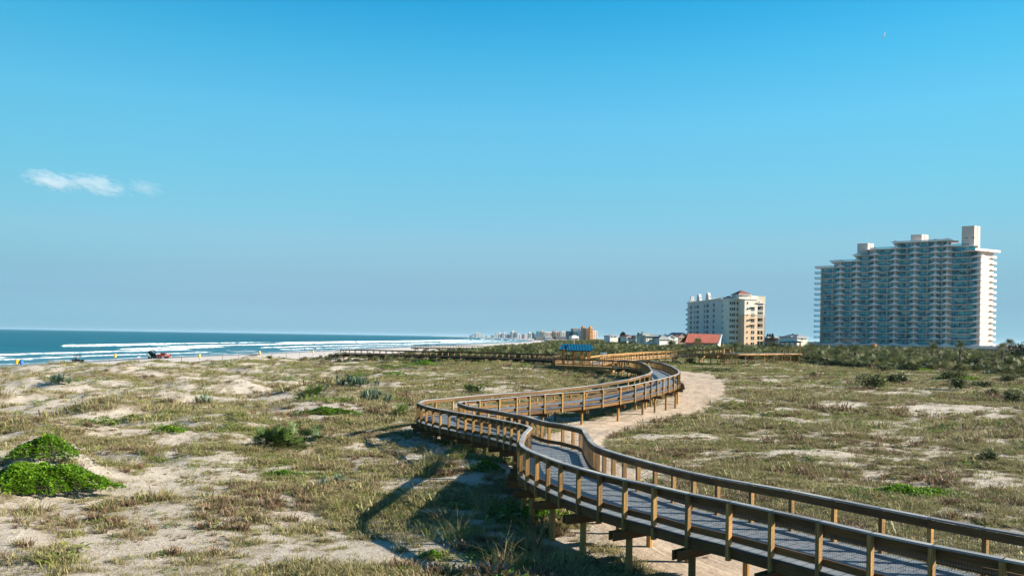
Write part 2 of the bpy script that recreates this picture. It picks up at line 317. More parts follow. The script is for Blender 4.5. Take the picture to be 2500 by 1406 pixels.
# ------------------------------------------------------------------ mesh builder
class MB:
    def __init__(s): s.v = []; s.f = []; s.uv = []; s.t = []; s.m = []
    def quadf(s, idx, uvs, tint, m=0): s.f.append(idx); s.uv += uvs; s.t += [tint]*len(idx); s.m.append(m)
    def poly(s, pts, m=0, tint=None, uvs=None):
        b = len(s.v); s.v += [tuple(p) for p in pts]
        s.quadf(list(range(b, b+len(pts))), uvs or [(p[0], p[1]) for p in pts], random.random() if tint is None else tint, m)
    def beam(s, p0, p1, w, h, up=(0, 0, 1), m=0, tint=None, w1=None, h1=None):
        p0 = Vector(p0); p1 = Vector(p1); d = p1-p0; L = d.length
        if L < 1e-6: return
        d.normalize(); up = Vector(up)
        if abs(d.dot(up)) > .98: up = Vector((0, 1, 0)) if abs(d.y) < .9 else Vector((1, 0, 0))
        x = d.cross(up).normalized(); y = x.cross(d)
        if w1 is None: w1 = w
        if h1 is None: h1 = h
        b = len(s.v); o = random.random()*50; t = random.random() if tint is None else tint
        for p, ww, hh in ((p0, w, h), (p1, w1, h1)):
            for a, c in ((-1, -1), (1, -1), (1, 1), (-1, 1)): s.v.append(tuple(p+x*(a*ww/2)+y*(c*hh/2)))
        for i in range(4):
            j = (i+1) % 4; q = w if i % 2 == 0 else h; k = i*.37
            s.quadf([b+i, b+4+i, b+4+j, b+j], [(o, k), (o+L, k), (o+L, k+q), (o, k+q)], t, m)
        s.quadf([b+3, b+2, b+1, b], [(o, 0), (o, w), (o+h, w), (o+h, 0)], t, m)
        s.quadf([b+4, b+5, b+6, b+7], [(o, 0), (o, w), (o+h, w), (o+h, 0)], t, m)
    def post(s, p, z0, z1, w, d=None, ang=0, m=0, tint=None):
        c, sn = math.cos(ang), math.sin(ang)
        s.beam((p[0], p[1], z0), (p[0], p[1], z1), w, d or w, up=(-sn, c, 0), m=m, tint=tint)
    def box(s, c, sz, ang=0, m=0, tint=None):
        s.post((c[0], c[1]), c[2]-sz[2]/2, c[2]+sz[2]/2, sz[0], sz[1], ang, m, tint)
    def obox(s, O, U, V, a0, a1, b0, b1, z0, z1, m=0, tint=None):   # box in a local plan frame
        b = len(s.v); t = random.random() if tint is None else tint
        for z in (z0, z1):
            for a, q in ((a0, b0), (a1, b0), (a1, b1), (a0, b1)):
                p = O+U*a+V*q; s.v.append((p.x, p.y, z))
        fl = (U.x*V.y-U.y*V.x) < 0
        for f in ([0, 3, 2, 1], [4, 5, 6, 7], [0, 1, 5, 4], [1, 2, 6, 5], [2, 3, 7, 6], [3, 0, 4, 7]):
            g = [b+i for i in f]
            if fl: g = g[::-1]
            s.quadf(g, [(0, 0), (1, 0), (1, 1), (0, 1)], t, m)
    def tube(s, pts, rad, n=8, m=0, tint=None, cap=True):
        t = random.random() if tint is None else tint; b0 = len(s.v); P = [Vector(p) for p in pts]
        for i, p in enumerate(P):
            d = (P[min(i+1, len(P)-1)]-P[max(i-1, 0)]).normalized()
            u = d.orthogonal().normalized() if abs(d.z) < .9 else Vector((1, 0, 0)); w = d.cross(u).normalized(); u = w.cross(d)
            for k in range(n):
                a = 2*PI*k/n; s.v.append(tuple(p+(u*math.cos(a)+w*math.sin(a))*rad[i]))
        for i in range(len(P)-1):
            for k in range(n):
                k2 = (k+1) % n; b = b0+i*n
                s.quadf([b+k, b+k2, b+n+k2, b+n+k], [(0, 0), (0, 1), (1, 1), (1, 0)], t, m)
        if cap:
            s.quadf([b0+k for k in range(n)][::-1], [(0, 0)]*n, t, m); e = b0+(len(P)-1)*n
            s.quadf([e+k for k in range(n)], [(0, 0)]*n, t, m)
    def mesh(s, name, mats, smooth=False):
        me = bpy.data.meshes.new(name); me.from_pydata(s.v, [], s.f)
        if s.f:
            me.uv_layers.new(name='UVMap').data.foreach_set('uv', np.array(s.uv, np.float32).ravel())
            me.attributes.new('tint', 'FLOAT', 'CORNER').data.foreach_set('value', np.array(s.t, np.float32))
            me.polygons.foreach_set('material_index', np.array(s.m, np.int32))
        for m in (mats if isinstance(mats, (list, tuple)) else [mats]): me.materials.append(m)
        if smooth: me.polygons.foreach_set('use_smooth', np.ones(len(me.polygons), bool))
        me.update(); return me
    def build(s, name, mats, parent=None, smooth=False):
        o = bpy.data.objects.new(name, s.mesh(name, mats, smooth)); COL.objects.link(o)
        if parent is not None: o.parent = parent; o.matrix_parent_inverse = parent.matrix_world.inverted()
        return o
def empty(name, loc, label, cat, group=None, rz=0):
    o = bpy.data.objects.new(name, None); COL.objects.link(o); o.empty_display_size = .2
    o.location = loc; o.rotation_euler.z = rz; o.matrix_world = Matrix.Translation(loc) @ Matrix.Rotation(rz, 4, 'Z')
    return tag(o, label, cat, group)
def tag(o, label, cat, group=None, kind=None):
    if label: o['label'] = label
    if cat: o['category'] = cat
    if group: o['group'] = group
    if kind: o['kind'] = kind
    return o
def copy_tree(o, loc, rz=None, sc=None, label=None, group=None):
    c = o.copy(); COL.objects.link(c); c.location = loc
    if rz is not None: c.rotation_euler.z = rz
    if sc is not None: c.scale = sc
    if label: c['label'] = label
    if group: c['group'] = group
    for ch in o.children:
        d = ch.copy(); COL.objects.link(d); d.parent = c
        for g in ch.children: e = g.copy(); COL.objects.link(e); e.parent = d
    return c
def gridmesh(name, V, nx, ny, mat, attrs, mask=None, smooth=True, uv=None):
    i = np.arange((nx-1)*(ny-1)); r = i//(nx-1); c = i % (nx-1); a = r*nx+c
    q = np.stack([a, a+1, a+nx+1, a+nx], 1)
    if mask is not None: q = q[mask(V[q].mean(1))]
    used = np.unique(q); mp = -np.ones(len(V), int); mp[used] = np.arange(len(used)); q = mp[q]; Vv = V[used]
    me = bpy.data.meshes.new(name); me.vertices.add(len(Vv)); me.vertices.foreach_set('co', Vv.astype(np.float32).ravel())
    me.loops.add(q.size); me.loops.foreach_set('vertex_index', q.ravel().astype(np.int32))
    me.polygons.add(len(q)); me.polygons.foreach_set('loop_start', (np.arange(len(q))*4).astype(np.int32))
    me.polygons.foreach_set('loop_total', np.full(len(q), 4, np.int32))
    me.update(calc_edges=True)
    for k, v in attrs.items(): me.attributes.new(k, 'FLOAT', 'POINT').data.foreach_set('value', v[used].astype(np.float32))
    if uv is not None: me.uv_layers.new(name='UVMap').data.foreach_set('uv', uv[used][q.ravel()].astype(np.float32).ravel())
    if smooth: me.polygons.foreach_set('use_smooth', np.ones(len(q), bool))
    me.materials.append(mat); o = bpy.data.objects.new(name, me); COL.objects.link(o); o['kind'] = 'structure'
    return o

# ------------------------------------------------------------------ ground, beach, path, sea
rr = np.concatenate([np.geomspace(3, 700, 470), np.geomspace(720, 16000, 60)])
th = np.radians(np.linspace(-64, 64, 520)); R_, T_ = np.meshgrid(rr, th, indexing='ij')
gx = (R_*np.sin(T_)).ravel(); gy = (R_*np.cos(T_)-2).ravel()
V = np.stack([gx, gy, H(gx, gy)], 1)
fl = {'veg': veg(gx, gy), 'grn': grn(gx, gy)}
gridmesh('ground', V, len(th), len(rr), M['ground'], fl, lambda c: c[:, 0]-edge(c[:, 1]) >= -3.0)
wet = 1-sst(gx-shore(gy), 3, 16)
gridmesh('beach', V, len(th), len(rr), M['beach'], {'wet': wet}, lambda c: (c[:, 0]-edge(c[:, 1]) < -3.0) & (c[:, 0]-shore(c[:, 1]) > -60))
# path
L = np.concatenate([[0], np.cumsum(np.hypot(np.diff(PP[:, 0]), np.diff(PP[:, 1])))])
ns = int(L[-1]/.35); S = np.linspace(0, L[-1], ns); cx = np.interp(S, L, PP[:, 0]); cy = np.interp(S, L, PP[:, 1]); cw = np.interp(S, L, PP[:, 2])
tx = np.gradient(cx); ty = np.gradient(cy); ln = np.hypot(tx, ty); tx /= ln; ty /= ln
nw = 25; k = np.linspace(-1, 1, nw)
wl = cw*(.86+.28*fbm(S/2.2, S*0+5, 3)); wr = cw*(.86+.28*fbm(S/2.2, S*0+50, 3))
off = np.where(k[None] < 0, k[None]*wl[:, None], k[None]*wr[:, None])
px_ = (cx[:, None]+ty[:, None]*off); py_ = (cy[:, None]-tx[:, None]*off)
rut = .022*(np.exp(-((off-.85)/.22)**2)+np.exp(-((off+.85)/.22)**2))
zz = H(px_, py_)+.05*(1-np.abs(k[None])**6)-.01-rut
gridmesh('path', np.stack([px_.ravel(), py_.ravel(), zz.ravel()], 1), nw, ns, M['path'], {}, uv=np.stack([np.repeat(S, nw), off.ravel()], 1))
# near sea with breakers: grid in (offshore distance, y)
sy = np.geomspace(90, 6500, 1300); ss = np.concatenate([np.linspace(-9, 190, 330), np.geomspace(193, 900, 40)])
SS, SY = np.meshgrid(ss, sy); wx = (shore(SY)-SS).ravel(); wy = SY.ravel(); so = SS.ravel()
foam = np.zeros(len(wx)); hz = .10*(fbm(wx/9, wy/16, 3, 61)-.5)+.25*(fbm(wx/24, wy/60, 2, 66)-.5)
BR = [(3, .22, 2.6, .0, .75), (11, .25, 2.0, .42, .75), (23, .45, 3, .38, .85), (37, .55, 3.5, .42, .9), (54, .7, 4, .44, 1), (76, .9, 5, .46, 1), (104, 1.0, 5, .60, 1), (135, 1.4, 6, .58, 1), (165, .8, 6, .70, .9)]
for i, (s0, hh, w, th_, amp) in enumerate(BR):
    ph = wy*.02+i*13.1
    sc = s0*(1+.15*sst(wy, 600, 1600))+5*(vn(wy/75, wy*0+i*7, 70+i)-.5)*min(1, s0/15)+2.2*(vn(wy/17, wy*0+i*3, 80+i)-.5)
    pres = sst(vn(wy/np.interp(wy, [100, 500, 2000], [38, 60, 190]), wy*0+i*5.5, 90+i)+.10*sst(wy, 520, 800), th_, th_+.08)
    d = so-sc
    wloc = w*(.25+.75*vn(wy/14, wy*0+i, 95+i))
    sh = np.where(d < 0, np.exp(-(d/.9)**2), np.exp(-(d/wloc)**2))
    foam = np.maximum(foam, amp*pres*np.where(d < 0, np.exp(-(d/1.0)**4), np.exp(-(d/wloc)**4)))
    foam = np.maximum(foam, .34*pres*np.where(d < 0, 0, np.exp(-(d/(wloc*2.0))**2)))
    hz = hz+hh*sh*(.25+.75*pres)*np.where(d < 0, 1, np.exp(-d/w*1.2)+.1)
foam = foam*np.clip(.35+1.15*fbm(wx/2.2, wy/8, 3, 47), 0, 1)
foam = np.maximum(foam, .55*sst(fbm(wx/5, wy/11, 4, 44), .58, .75)*sst(so, 120, 20))
shal = 1-sst(so, 10, 130)
hz = hz*sst(so, -4, 8)
z0 = SEA+hz-.02*np.clip(so, -9, 0)*0
gridmesh('sea', np.stack([wx, wy, z0+.0*so], 1), len(ss), len(sy), M['water'], {'foam': foam, 'shal': shal*.8})
# open sea: outside the near grid
oy = np.concatenate([np.linspace(-300, 6500, 300), np.geomspace(6600, 45000, 60)]); ox = np.concatenate([[-2], np.geomspace(20, 45000, 140)])
OX, OY = np.meshgrid(ox, oy); bx_ = np.where(OY < 6500, shore(OY)-898, shore(OY)+50); wxx = (bx_-OX).ravel(); wyy = OY.ravel()
gridmesh('open_sea', np.stack([wxx, wyy, np.full(len(wxx), SEA-.02)], 1), len(ox), len(oy), M['water'], {'foam': np.zeros(len(wxx)), 'shal': np.zeros(len(wxx))})

# ------------------------------------------------------------------ boardwalks
RA = [(2500, 1374, 4), (2344, 1344, 4), (2188, 1315, 4), (2071, 1288, 4), (1954, 1260.5, 4), (1852, 1240, 4), (1758, 1218.5, 4), (1678, 1204, 4), (1603, 1186.5, 4), (1533, 1172, 4), (1469, 1157, 4), (1424, 1145, 4), (1384, 1134, 4), (1325, 1113, 4), (1279.4, 1094, 4), (1271.4, 1081, 4.02), (1280, 1060, 4.05), (1297, 1042.5, 4.1), (1267.5, 1034.7, 4.15), (1220.5, 1024.7, 4.25), (1170.7, 1016, 4.3), (1121, 1007.6, 4.35), (1071, 999, 4.35), (1035.6, 990.5, 4.32), (1020.6, 984, 4.3), (1034, 977, 4.3), (1113.8, 970, 4.3), (1213.4, 960.7, 4.28), (1300, 956, 4.25), (1444, 940.8, 3.95), (1540, 924.8, 3.5), (1584.8, 912, 3.2), (1592, 905.6, 3.12), (1584.8, 894.4, 3.1), (1566.8, 884.4, 3.1), (1536, 880.2, 3.15), (1490, 880.0, 3.22)]
RB = [(2500, 1306, 4), (2370, 1283, 4), (2214, 1253, 4), (2084, 1228, 4), (1900, 1191.8, 4), (1825, 1179.7, 4), (1744.7, 1165, 4), (1678, 1151.7, 4), (1597.6, 1131.6, 4), (1528, 1113, 4), (1490.7, 1102, 4), (1458.6, 1091.5, 4), (1442.5, 1078, 4), (1432, 1062, 4.02), (1424, 1046.6, 4.05), (1370, 1035, 4.1), (1330, 1030, 4.12), (1284.6, 1016, 4.2), (1213, 1002.6, 4.3), (1142, 992, 4.35), (1118, 983.4, 4.35), (1121, 980.6, 4.33), (1213.4, 973.5, 4.3), (1300, 964.8, 4.25), (1444, 953.6, 4.05), (1540, 940.8, 3.8), (1620, 923.2, 3.45), (1652, 914.4, 3.25), (1658.4, 910.4, 3.2), (1656.8, 904, 3.15), (1640.8, 894.4, 3.12), (1617, 885.8, 3.1), (1592, 881.6, 3.1), (1571, 880.2, 3.1), (1530, 879.8, 3.15), (1502, 879.2, 3.22)]
def railpts(Rl):
    P = [np.array(on(a, b, CZ-h)) for a, b, h in Rl]
    d = P[0]-P[1]; d /= np.linalg.norm(d[:2]); P = [P[0]+d*7]+P
    return np.array(P)
class Line:
    def __init__(s, P):
        s.P = np.array(P, float); s.L = np.concatenate([[0], np.cumsum(np.linalg.norm(np.diff(s.P[:, :2], axis=0), axis=1))])
    def at(s, t): return np.array([np.interp(t, s.L, s.P[:, i]) for i in range(3)])
    def near(s, q, lo, hi):
        T = np.linspace(max(0, lo), min(s.L[-1], hi), 120); X = np.interp(T, s.L, s.P[:, 0]); Y = np.interp(T, s.L, s.P[:, 1])
        return T[np.argmin((X-q[0])**2+(Y-q[1])**2)]
def V3(a): return Vector((float(a[0]), float(a[1]), float(a[2])))
def pairlines(A, B, step=.5):
    n = int(A.L[-1]/step); TA = np.linspace(0, A.L[-1], n); TB = [0.0]
    for t in TA[1:]:
        q = A.at(t); TB.append(B.near(q, TB[-1], TB[-1]+step*3.2))
    TB = np.array(TB); TB[-1] = B.L[-1]
    ker = np.ones(9)/9; pad = np.pad(TB, 4, mode='edge'); TBs = np.convolve(pad, ker, 'valid'); TBs[0] = 0; TBs[-1] = B.L[-1]
    return TA, np.maximum.accumulate(TBs)
def walkway(name, label, cat, A, B, spacing, mats, rails=True, bent_every=2, wire_to=0, group=None, maxparts=100, pile_ext=.55, brace=False, z_piletop=None, capw=.17):
    TA, TB = pairlines(A, B)
    root = empty(name, (float(A.P[0][0]), float(A.P[0][1]), 0), label, cat, group)
    RH = 1.08
    # deck surface
    dk = MB(); n = len(TA); cen = []
    for t, u in zip(TA, TB):
        a = V3(A.at(t)); b = V3(B.at(u)); a.z -= RH; b.z -= RH; d = (b-a); d.z = 0; d.normalize(); cen.append((a, b, d))
    s = 0
    for i in range(n-1):
        a0, b0, d0 = cen[i]; a1, b1, d1 = cen[i+1]; e = .13
        A0 = a0-d0*e; B0 = b0+d0*e; A1 = a1-d1*e; B1 = b1+d1*e; l = ((a1+b1)/2-(a0+b0)/2).length
        w0 = (B0-A0).length; z = Vector((0, 0, .04))
        dk.poly([A0, B0, B1, A1], 0, .5, [(s, 0), (s, w0), (s+l, w0), (s+l, 0)])
        dk.poly([A0-z, A1-z, B1-z, B0-z], 0, .5, [(s, 0)]*4)
        dk.poly([A0-z, A0, A1, A1-z], 0, .5, [(s, 0)]*4); dk.poly([B0, B0-z, B1-z, B1], 0, .5, [(s, 0)]*4)
        s += l
    for i, sg in ((0, 1), (n-1, -1)):
        a0, b0, d0 = cen[i]; z = Vector((0, 0, .04)); q = [a0-d0*.13, b0+d0*.13, b0+d0*.13-z, a0-d0*.13-z]
        dk.poly(q if sg < 0 else q[::-1], 0, .5)
    dk.build('deck', mats['deck'], root)
    # stations
    st = [0.0]
    while st[-1] < TA[-1]-.5: st.append(st[-1]+spacing(st[-1]))
    st[-1] = min(st[-1], TA[-1])
    sp = []
    for t in st:
        u = float(np.interp(t, TA, TB)); sp.append((V3(A.at(t)), V3(B.at(u))))
    posts = []; beams = []; piles = []
    for side in (0, 1):
        cap = MB(); sb = MB(); kb = MB(); fa = MB(); wr = MB()
        for i in range(len(sp)-1):
            p = sp[i][side].copy(); q = sp[i+1][side].copy()
            if (q-p).length < .05: continue
            o0 = (sp[i][side]-sp[i][1-side]); o0.z = 0; o0.normalize(); o1 = (sp[i+1][side]-sp[i+1][1-side]); o1.z = 0; o1.normalize()
            up = Vector((0, 0, 1)); dd = (q-p).normalized()*.012
            if rails:
                cap.beam(p-dd, q+dd, capw, .045, m=0)
                inn = -.055
                a = p+o0*inn; b = q+o1*inn; z = Vector((0, 0, -.13)); sb.beam(a+z, b+z, .04, .185)
                z = Vector((0, 0, -RH+.17)); kb.beam(a+z, b+z, .04, .17)
            z = Vector((0, 0, -RH-.18)); fa.beam(p+o0*.02+z, q+o1*.02+z, .05, .26)
            if rails and wire_to > 0 and p.y < wire_to:
                a = p-o0*.085; b = q-o1*.085; L_ = (b-a).length; zt = -.2; zb = -RH+.05
                thk = .0035 if p.y < 30 else .005
                stp = .051 if p.y < 30 else .10
                for k_ in range(1, int(L_/stp)):
                    c = a.lerp(b, k_*stp/L_); wr.beam(c+Vector((0, 0, zb)), c+Vector((0, 0, zt)), thk, thk, up=(0, 1, 0))
                for k_ in range(8):
                    zq = Vector((0, 0, zb+(zt-zb)*k_/7)); wr.beam(a+zq, b+zq, thk, thk)
        if rails:
            c = cap.build('rail_cap', mats['cap'], root); sb.build('rail_board', mats['board'], root); kb.build('toe_board', mats['board'], root)
        fa.build('joist', mats['beam'], root)
        if wr.v: wr.build('wire_mesh', M['wire'], root)
    for i, (a, b) in enumerate(sp):
        ang = math.atan2((b-a).y, (b-a).x)
        for p, sgn in ((a, -1), (b, 1)):
            o = Vector((math.cos(ang), math.sin(ang), 0))*sgn
            c = p+o*.0475+o*.02
            if rails: posts.append((c, p.z-.025, p.z-RH-.36, ang))
        if i % bent_every == 0:
            beams.append((a, b, ang)); 
            for p, sgn in ((a, -1), (b, 1)):
                o = Vector((math.cos(ang), math.sin(ang), 0))*sgn; piles.append((p-o*.12, p.z-RH-.32, ang))
    def emit(lst, fn, nm, mat):
        lst = sorted(lst, key=lambda q: q[0].y if isinstance(q[0], Vector) else 0)
        for q in lst[:maxparts]: m = MB(); fn(m, q); m.build(nm, mat, root)
        if lst[maxparts:]:
            m = MB()
            for q in lst[maxparts:]: fn(m, q)
            o = m.build(nm, mat, root); o['kind'] = 'stuff'
    emit(posts, lambda m, q: m.post(q[0], q[2], q[1], .135, .095, q[3]), 'rail_post', mats['post'])
    def fb(m, q):
        a, b, ang = q; o = Vector((math.cos(ang), math.sin(ang), 0)); t = Vector((-o.y, o.x, 0))
        z = Vector((0, 0, -RH-.31-.13))
        for sg in (-1, 1): m.beam(a-o*pile_ext+z+t*sg*.085, b+o*pile_ext+z+t*sg*.085, .045, .25)
    emit(beams, fb, 'cross_beam', mats['beam'])
    def fp(m, q):
        p, zt, ang = q; m.tube([(p.x, p.y, Hs(p.x, p.y)-.4), (p.x, p.y, zt)], [.105, .095], 8)
    emit(piles, fp, 'pile', mats['pile'])
    if brace:
        m = MB()
        for a, b, ang in beams[::2]:
            za = Hs(a.x, a.y)+.2; zb_ = a.z-RH-.5
            if zb_-za > .8:
                m.beam((a.x, a.y, za), (b.x, b.y, zb_), .05, .16); m.beam((b.x, b.y, za), (a.x, a.y, zb_), .05, .16)
        if m.v: m.build('cross_brace', mats['beam'], root)
    return root
LA = Line(railpts(RA)); LB = Line(railpts(RB))
def sp_main(t):
    y = LA.at(t)[1]; x = LA.at(t)[0]
    if y < 20.5: return 1.22
    if y < 24.5: return 1.08
    if y < 30: return .95
    if y < 35: return .62
    if y < 50: return .98
    if y < 52.5 and x < -5: return .95
    if y < 76: return 1.85 if y < 66 else 1.3
    return .74
MW = dict(deck=M['deck'], cap=M['cap'], board=M['beam'], beam=M['beam'], post=M['wood'], pile=M['wood'])
walkway('boardwalk', 'long winding timber boardwalk on piles with grey decking, snaking across the dunes', 'boardwalk', LA, LB, sp_main, MW, wire_to=46)
MN = dict(deck=M['deck'], cap=M['newwood'], board=M['newwood'], beam=M['newwood'], post=M['newwood'], pile=M['newwood'])
RC = [(1464, 873.6, 131), (1480, 870, 136), (1510, 866.0, 148), (1550, 862.8, 160), (1600, 859.4, 168), (1650, 856.6, 171), (1700, 853.8, 170), (1740, 851.6, 167), (1768, 850.2, 164)]
P1 = [np.array(at(a, b, d)) for a, b, d in RC]
def offs(P, w):
    out = []
    for i in range(len(P)):
        d = P[min(i+1, len(P)-1)]-P[max(i-1, 0)]; d = d/np.hypot(d[0], d[1]); out.append(P[i]+np.array([-d[1]*w, d[0]*w, 0]))
    return out
P1 = chaikin(P1, 1); P1b = offs(P1, 2.5)
walkway('ramp_walkway', 'fresh pine ramp walkway climbing right from the picnic shelter above the scrub', 'boardwalk', Line(P1b), Line(P1), lambda t: 1.75, MN, brace=True)
P2 = [P1[-1]+np.array([.3, 0, -.02])]+[np.array(at(a, b, d))+np.array([0, 0, 1.08]) for a, b, d in [(1800, 863, 164), (1840, 862.8, 170), (1880, 862.6, 176), (1920, 862.3, 183), (1957, 862, 189)]]
walkway('unfinished_walkway', 'flat unfinished pine walkway without railings leading to the far pavilion', 'boardwalk', Line(offs(P2, 2.4)), Line(P2), lambda t: 2.4, MN, rails=False, bent_every=2, brace=True)
MG = dict(deck=M['greywood'], cap=M['greywood'], board=M['greywood'], beam=M['greywood'], post=M['greywood2'], pile=M['greywood2'])
RD = [(832, 853, 190), (900, 854, 187), (1030, 857, 181), (1150, 859.6, 173), (1280, 863.0, 163), (1345, 865.2, 153), (1372, 867, 146)]
P3 = [np.array(at(a, b, d)) for a, b, d in RD][::-1]
walkway('beach_walkover', 'dark weathered timber walkover running from the shelter to the beach steps', 'boardwalk', Line(P3), Line(offs(P3, -2.2)), lambda t: 1.75, MG)
e = V3(P3[-1]); e2 = V3(offs(P3, -2.2)[-1])   # steps down to the beach
st = empty('beach_steps', e, 'dark timber steps with handrails at the seaward end of the walkover', 'steps')
dv = (Vector((e.x, e.y, 0))-V3(P3[-3])*1.0); dv.z = 0; dv.normalize()
ft = e+dv*6.0; ft2 = e2+dv*6.0
for p, q in ((e, ft), (e2, ft2)):
    zq = Hs(q.x, q.y); m = MB(); m.beam(p, (q.x, q.y, zq+.95), .15, .05); m.beam(p-Vector((0, 0, .5)), (q.x, q.y, zq+.45), .05, .12); m.build('handrail', M['greywood'], st)
    m = MB(); m.post(q, zq-.3, zq+.95, .1); mm = (p+q)/2; m.post(mm, Hs(mm.x, mm.y)-.3, (p.z+zq+.95)/2, .1); m.build('handrail_post', M['greywood2'], st)
for k in range(9):
    f = (k+.5)/9; p = e.lerp(ft, f); q = e2.lerp(ft2, f); z = (e.z-1.08)*(1-f)+Hs(ft.x, ft.y)*f
    m = MB(); m.beam((p.x, p.y, z), (q.x, q.y, z), .3, .05); m.build('tread', M['greywood'], st)
# far walkover
P4 = [np.array(at(a, b, d)) for a, b, d in [(1172, 843.2, 300), (1100, 843.0, 306), (1004, 842.6, 312)]]
walkway('far_walkover', 'distant dark beach walkover seen low above the scrub before the surf', 'boardwalk', Line(P4), Line(offs(P4, -2.2)), lambda t: 2.4, MG)

# ------------------------------------------------------------------ shelter platform
def pl(px, D, h): p = at(px, 840, D); return Vector((p.x, p.y, CZ-h))
ZD = CZ-3.25-1.08
c0 = Vector((at(1354, 880, 124).x, 124, ZD)); c1 = Vector((at(1496, 880, 117).x, 117, ZD)); c1b = Vector((at(1505, 880, 121).x, 121, ZD)); c2 = Vector((at(1468, 875, 131).x, 131, ZD)); c3 = Vector((at(1470, 870, 140).x, 141, ZD)); c4 = Vector((at(1372, 870, 146).x, 147, ZD)); c5 = Vector((at(1350, 870, 140).x, 140, ZD))
pf = empty('shelter_platform', c0, 'wide timber platform beneath the blue roofed picnic shelter', 'platform')
m = MB(); top = [c0, c1, c1b, c2, c3, c4, c5]; m.poly([p+Vector((0, 0, .006)) for p in top], 0, .5, [(p.x, p.y) for p in top]); m.poly([p-Vector((0, 0, .05)) for p in top][::-1])
m.build('deck', M['wood'], pf)
m = MB()
for p, q in zip(top, top[1:]+top[:1]): m.beam(p+Vector((0, 0, -.2)), q+Vector((0, 0, -.2)), .06, .30); m.beam(p+Vector((0, 0, -.62)), q+Vector((0, 0, -.62)), .06, .26)
m.build('fascia', M['wood'], pf)
m1 = MB(); m2 = MB(); m3 = MB()
for p, q in ((c0, c1), (c5, c0), (c4, c5)):
    n = max(2, int((q-p).length/1.8)); m1.beam(p+Vector((0, 0, 1.08)), q+Vector((0, 0, 1.08)), .16, .05); m1.beam(p+Vector((0, 0, .95)), q+Vector((0, 0, .95)), .04, .16)
    m1.beam(p+Vector((0, 0, .2)), q+Vector((0, 0, .2)), .04, .14)
    for k in range(n+1):
        r = p.lerp(q, k/n); m3.post(r, ZD-.9, ZD+1.06, .12); m2.tube([(r.x, r.y, Hs(r.x, r.y)-.3), (r.x, r.y, ZD-.2)], [.1, .1])
m1.build('railing', M['greywood'], pf); m3.build('rail_post', M['wood'], pf); m2.build('pile', M['wood'], pf)
# shelter
def shelter(name, label, px0, px1, D, zbase, ztop, zeave, depth, roofmat, postmat, wing=True):
    x0 = at(px0, 840, D).x; x1 = at(px1, 840, D).x; cxm = (x0+x1)/2; w = x1-x0
    s = empty(name, (cxm, D+depth/2, zbase), label, 'shelter'); s_r = MB()
    def hip(a0, a1, b0, b1, ze, zr, ins):
        A = [Vector((a0, b0, ze)), Vector((a1, b0, ze)), Vector((a1, b1, ze)), Vector((a0, b1, ze))]; my = (b0+b1)/2
        Rr = [Vector((a0+ins, my, zr)), Vector((a1-ins, my, zr))]; u = Vector((0, 0, -.12))
        for f in ([A[0], A[1], Rr[1], Rr[0]], [A[1], A[2], Rr[1]], [A[2], A[3], Rr[0], Rr[1]], [A[3], A[0], Rr[0]]): s_r.poly(f, 0, .5)
        for i in range(4): p, q = A[i], A[(i+1) % 4]; s_r.poly([p+u, q+u, q, p], 1, .5)
        s_r.poly([p+u for p in A][::-1], 1, .5)
        n = int((a1-a0)/.42)
        for k in range(1, n):       # standing seams on the front slope
            xx = a0+(a1-a0)*k/n; e0 = Vector((xx, b0, ze+.02)); tt = min(1, min(xx-a0, a1-xx)/max(ins, .01)); e1 = e0.lerp(Vector((xx, my, zr+.02)), tt); s_r.beam(e0, e1, .04, .05, m=0)
    if wing:
        hip(x0, x0+w*.42, D+.9, D+depth+.6, zeave+.05, ztop-.02, .45); hip(x1-w*.3, x1, D+.9, D+depth+.6, zeave+.12, ztop-.02, .45)
        hip(x0+w*.17, x1-w*.10, D, D+depth, zeave-.1, ztop, .5)
    else: hip(x0, x1, D, D+depth, zeave, ztop, w*.35)
    s_r.build('roof', [roofmat, M['black']], s)
    for fx in ((.12, .42, .66, .86) if wing else (.1, .37, .64, .92)):
        for fy in (.15, .85):
            m = MB(); p = (x0+w*fx, D+depth*fy); m.post(p, zbase, zeave+.1, .26, tint=.9); m.build('post', postmat, s)
    m = MB()
    for fy in (.15, .85): m.beam((x0+w*.08, D+depth*fy, zeave-.16), (x1-w*.08, D+depth*fy, zeave-.16), .08, .22)
    m.build('beam', postmat, s)
    return s, x0, x1
sh, sx0, sx1 = shelter('picnic_shelter', 'timber picnic shelter with a bright blue standing seam metal roof', 1368, 1453, 127, ZD+.02, CZ-15.2/1900*127, CZ-29/1900*127, 4.6, M['bluemetal'], M['newwood'])
# picnic table with benches
for k, (fx, lab) in enumerate(((.36, 'grey picnic table under the left side of the blue roofed shelter'), (.70, 'grey picnic table under the right side of the blue roofed shelter'))):
    tx_ = sx0+(sx1-sx0)*fx; ty_ = 129.2; pt = empty('picnic_table', (tx_, ty_, ZD), lab, 'table', 'picnic tables in the shelter')
    m = MB(); m.box((tx_, ty_, ZD+.75), (1.7, .75, .05)); m.build('tabletop', M['cap'], pt)
    for s_ in (-.7, .7): m = MB(); m.box((tx_, ty_+s_, ZD+.45), (1.7, .28, .05)); m.build('bench_seat', M['cap'], pt)
    for s_ in (-.6, .6):
        m = MB(); m.beam((tx_+s_, ty_-.7, ZD+.02), (tx_+s_, ty_-.15, ZD+.74), .06, .1); m.beam((tx_+s_, ty_+.7, ZD+.02), (tx_+s_, ty_+.15, ZD+.74), .06, .1); m.beam((tx_+s_, ty_-.8, ZD+.4), (tx_+s_, ty_+.8, ZD+.4), .06, .1); m.build('leg', M['cap'], pt)
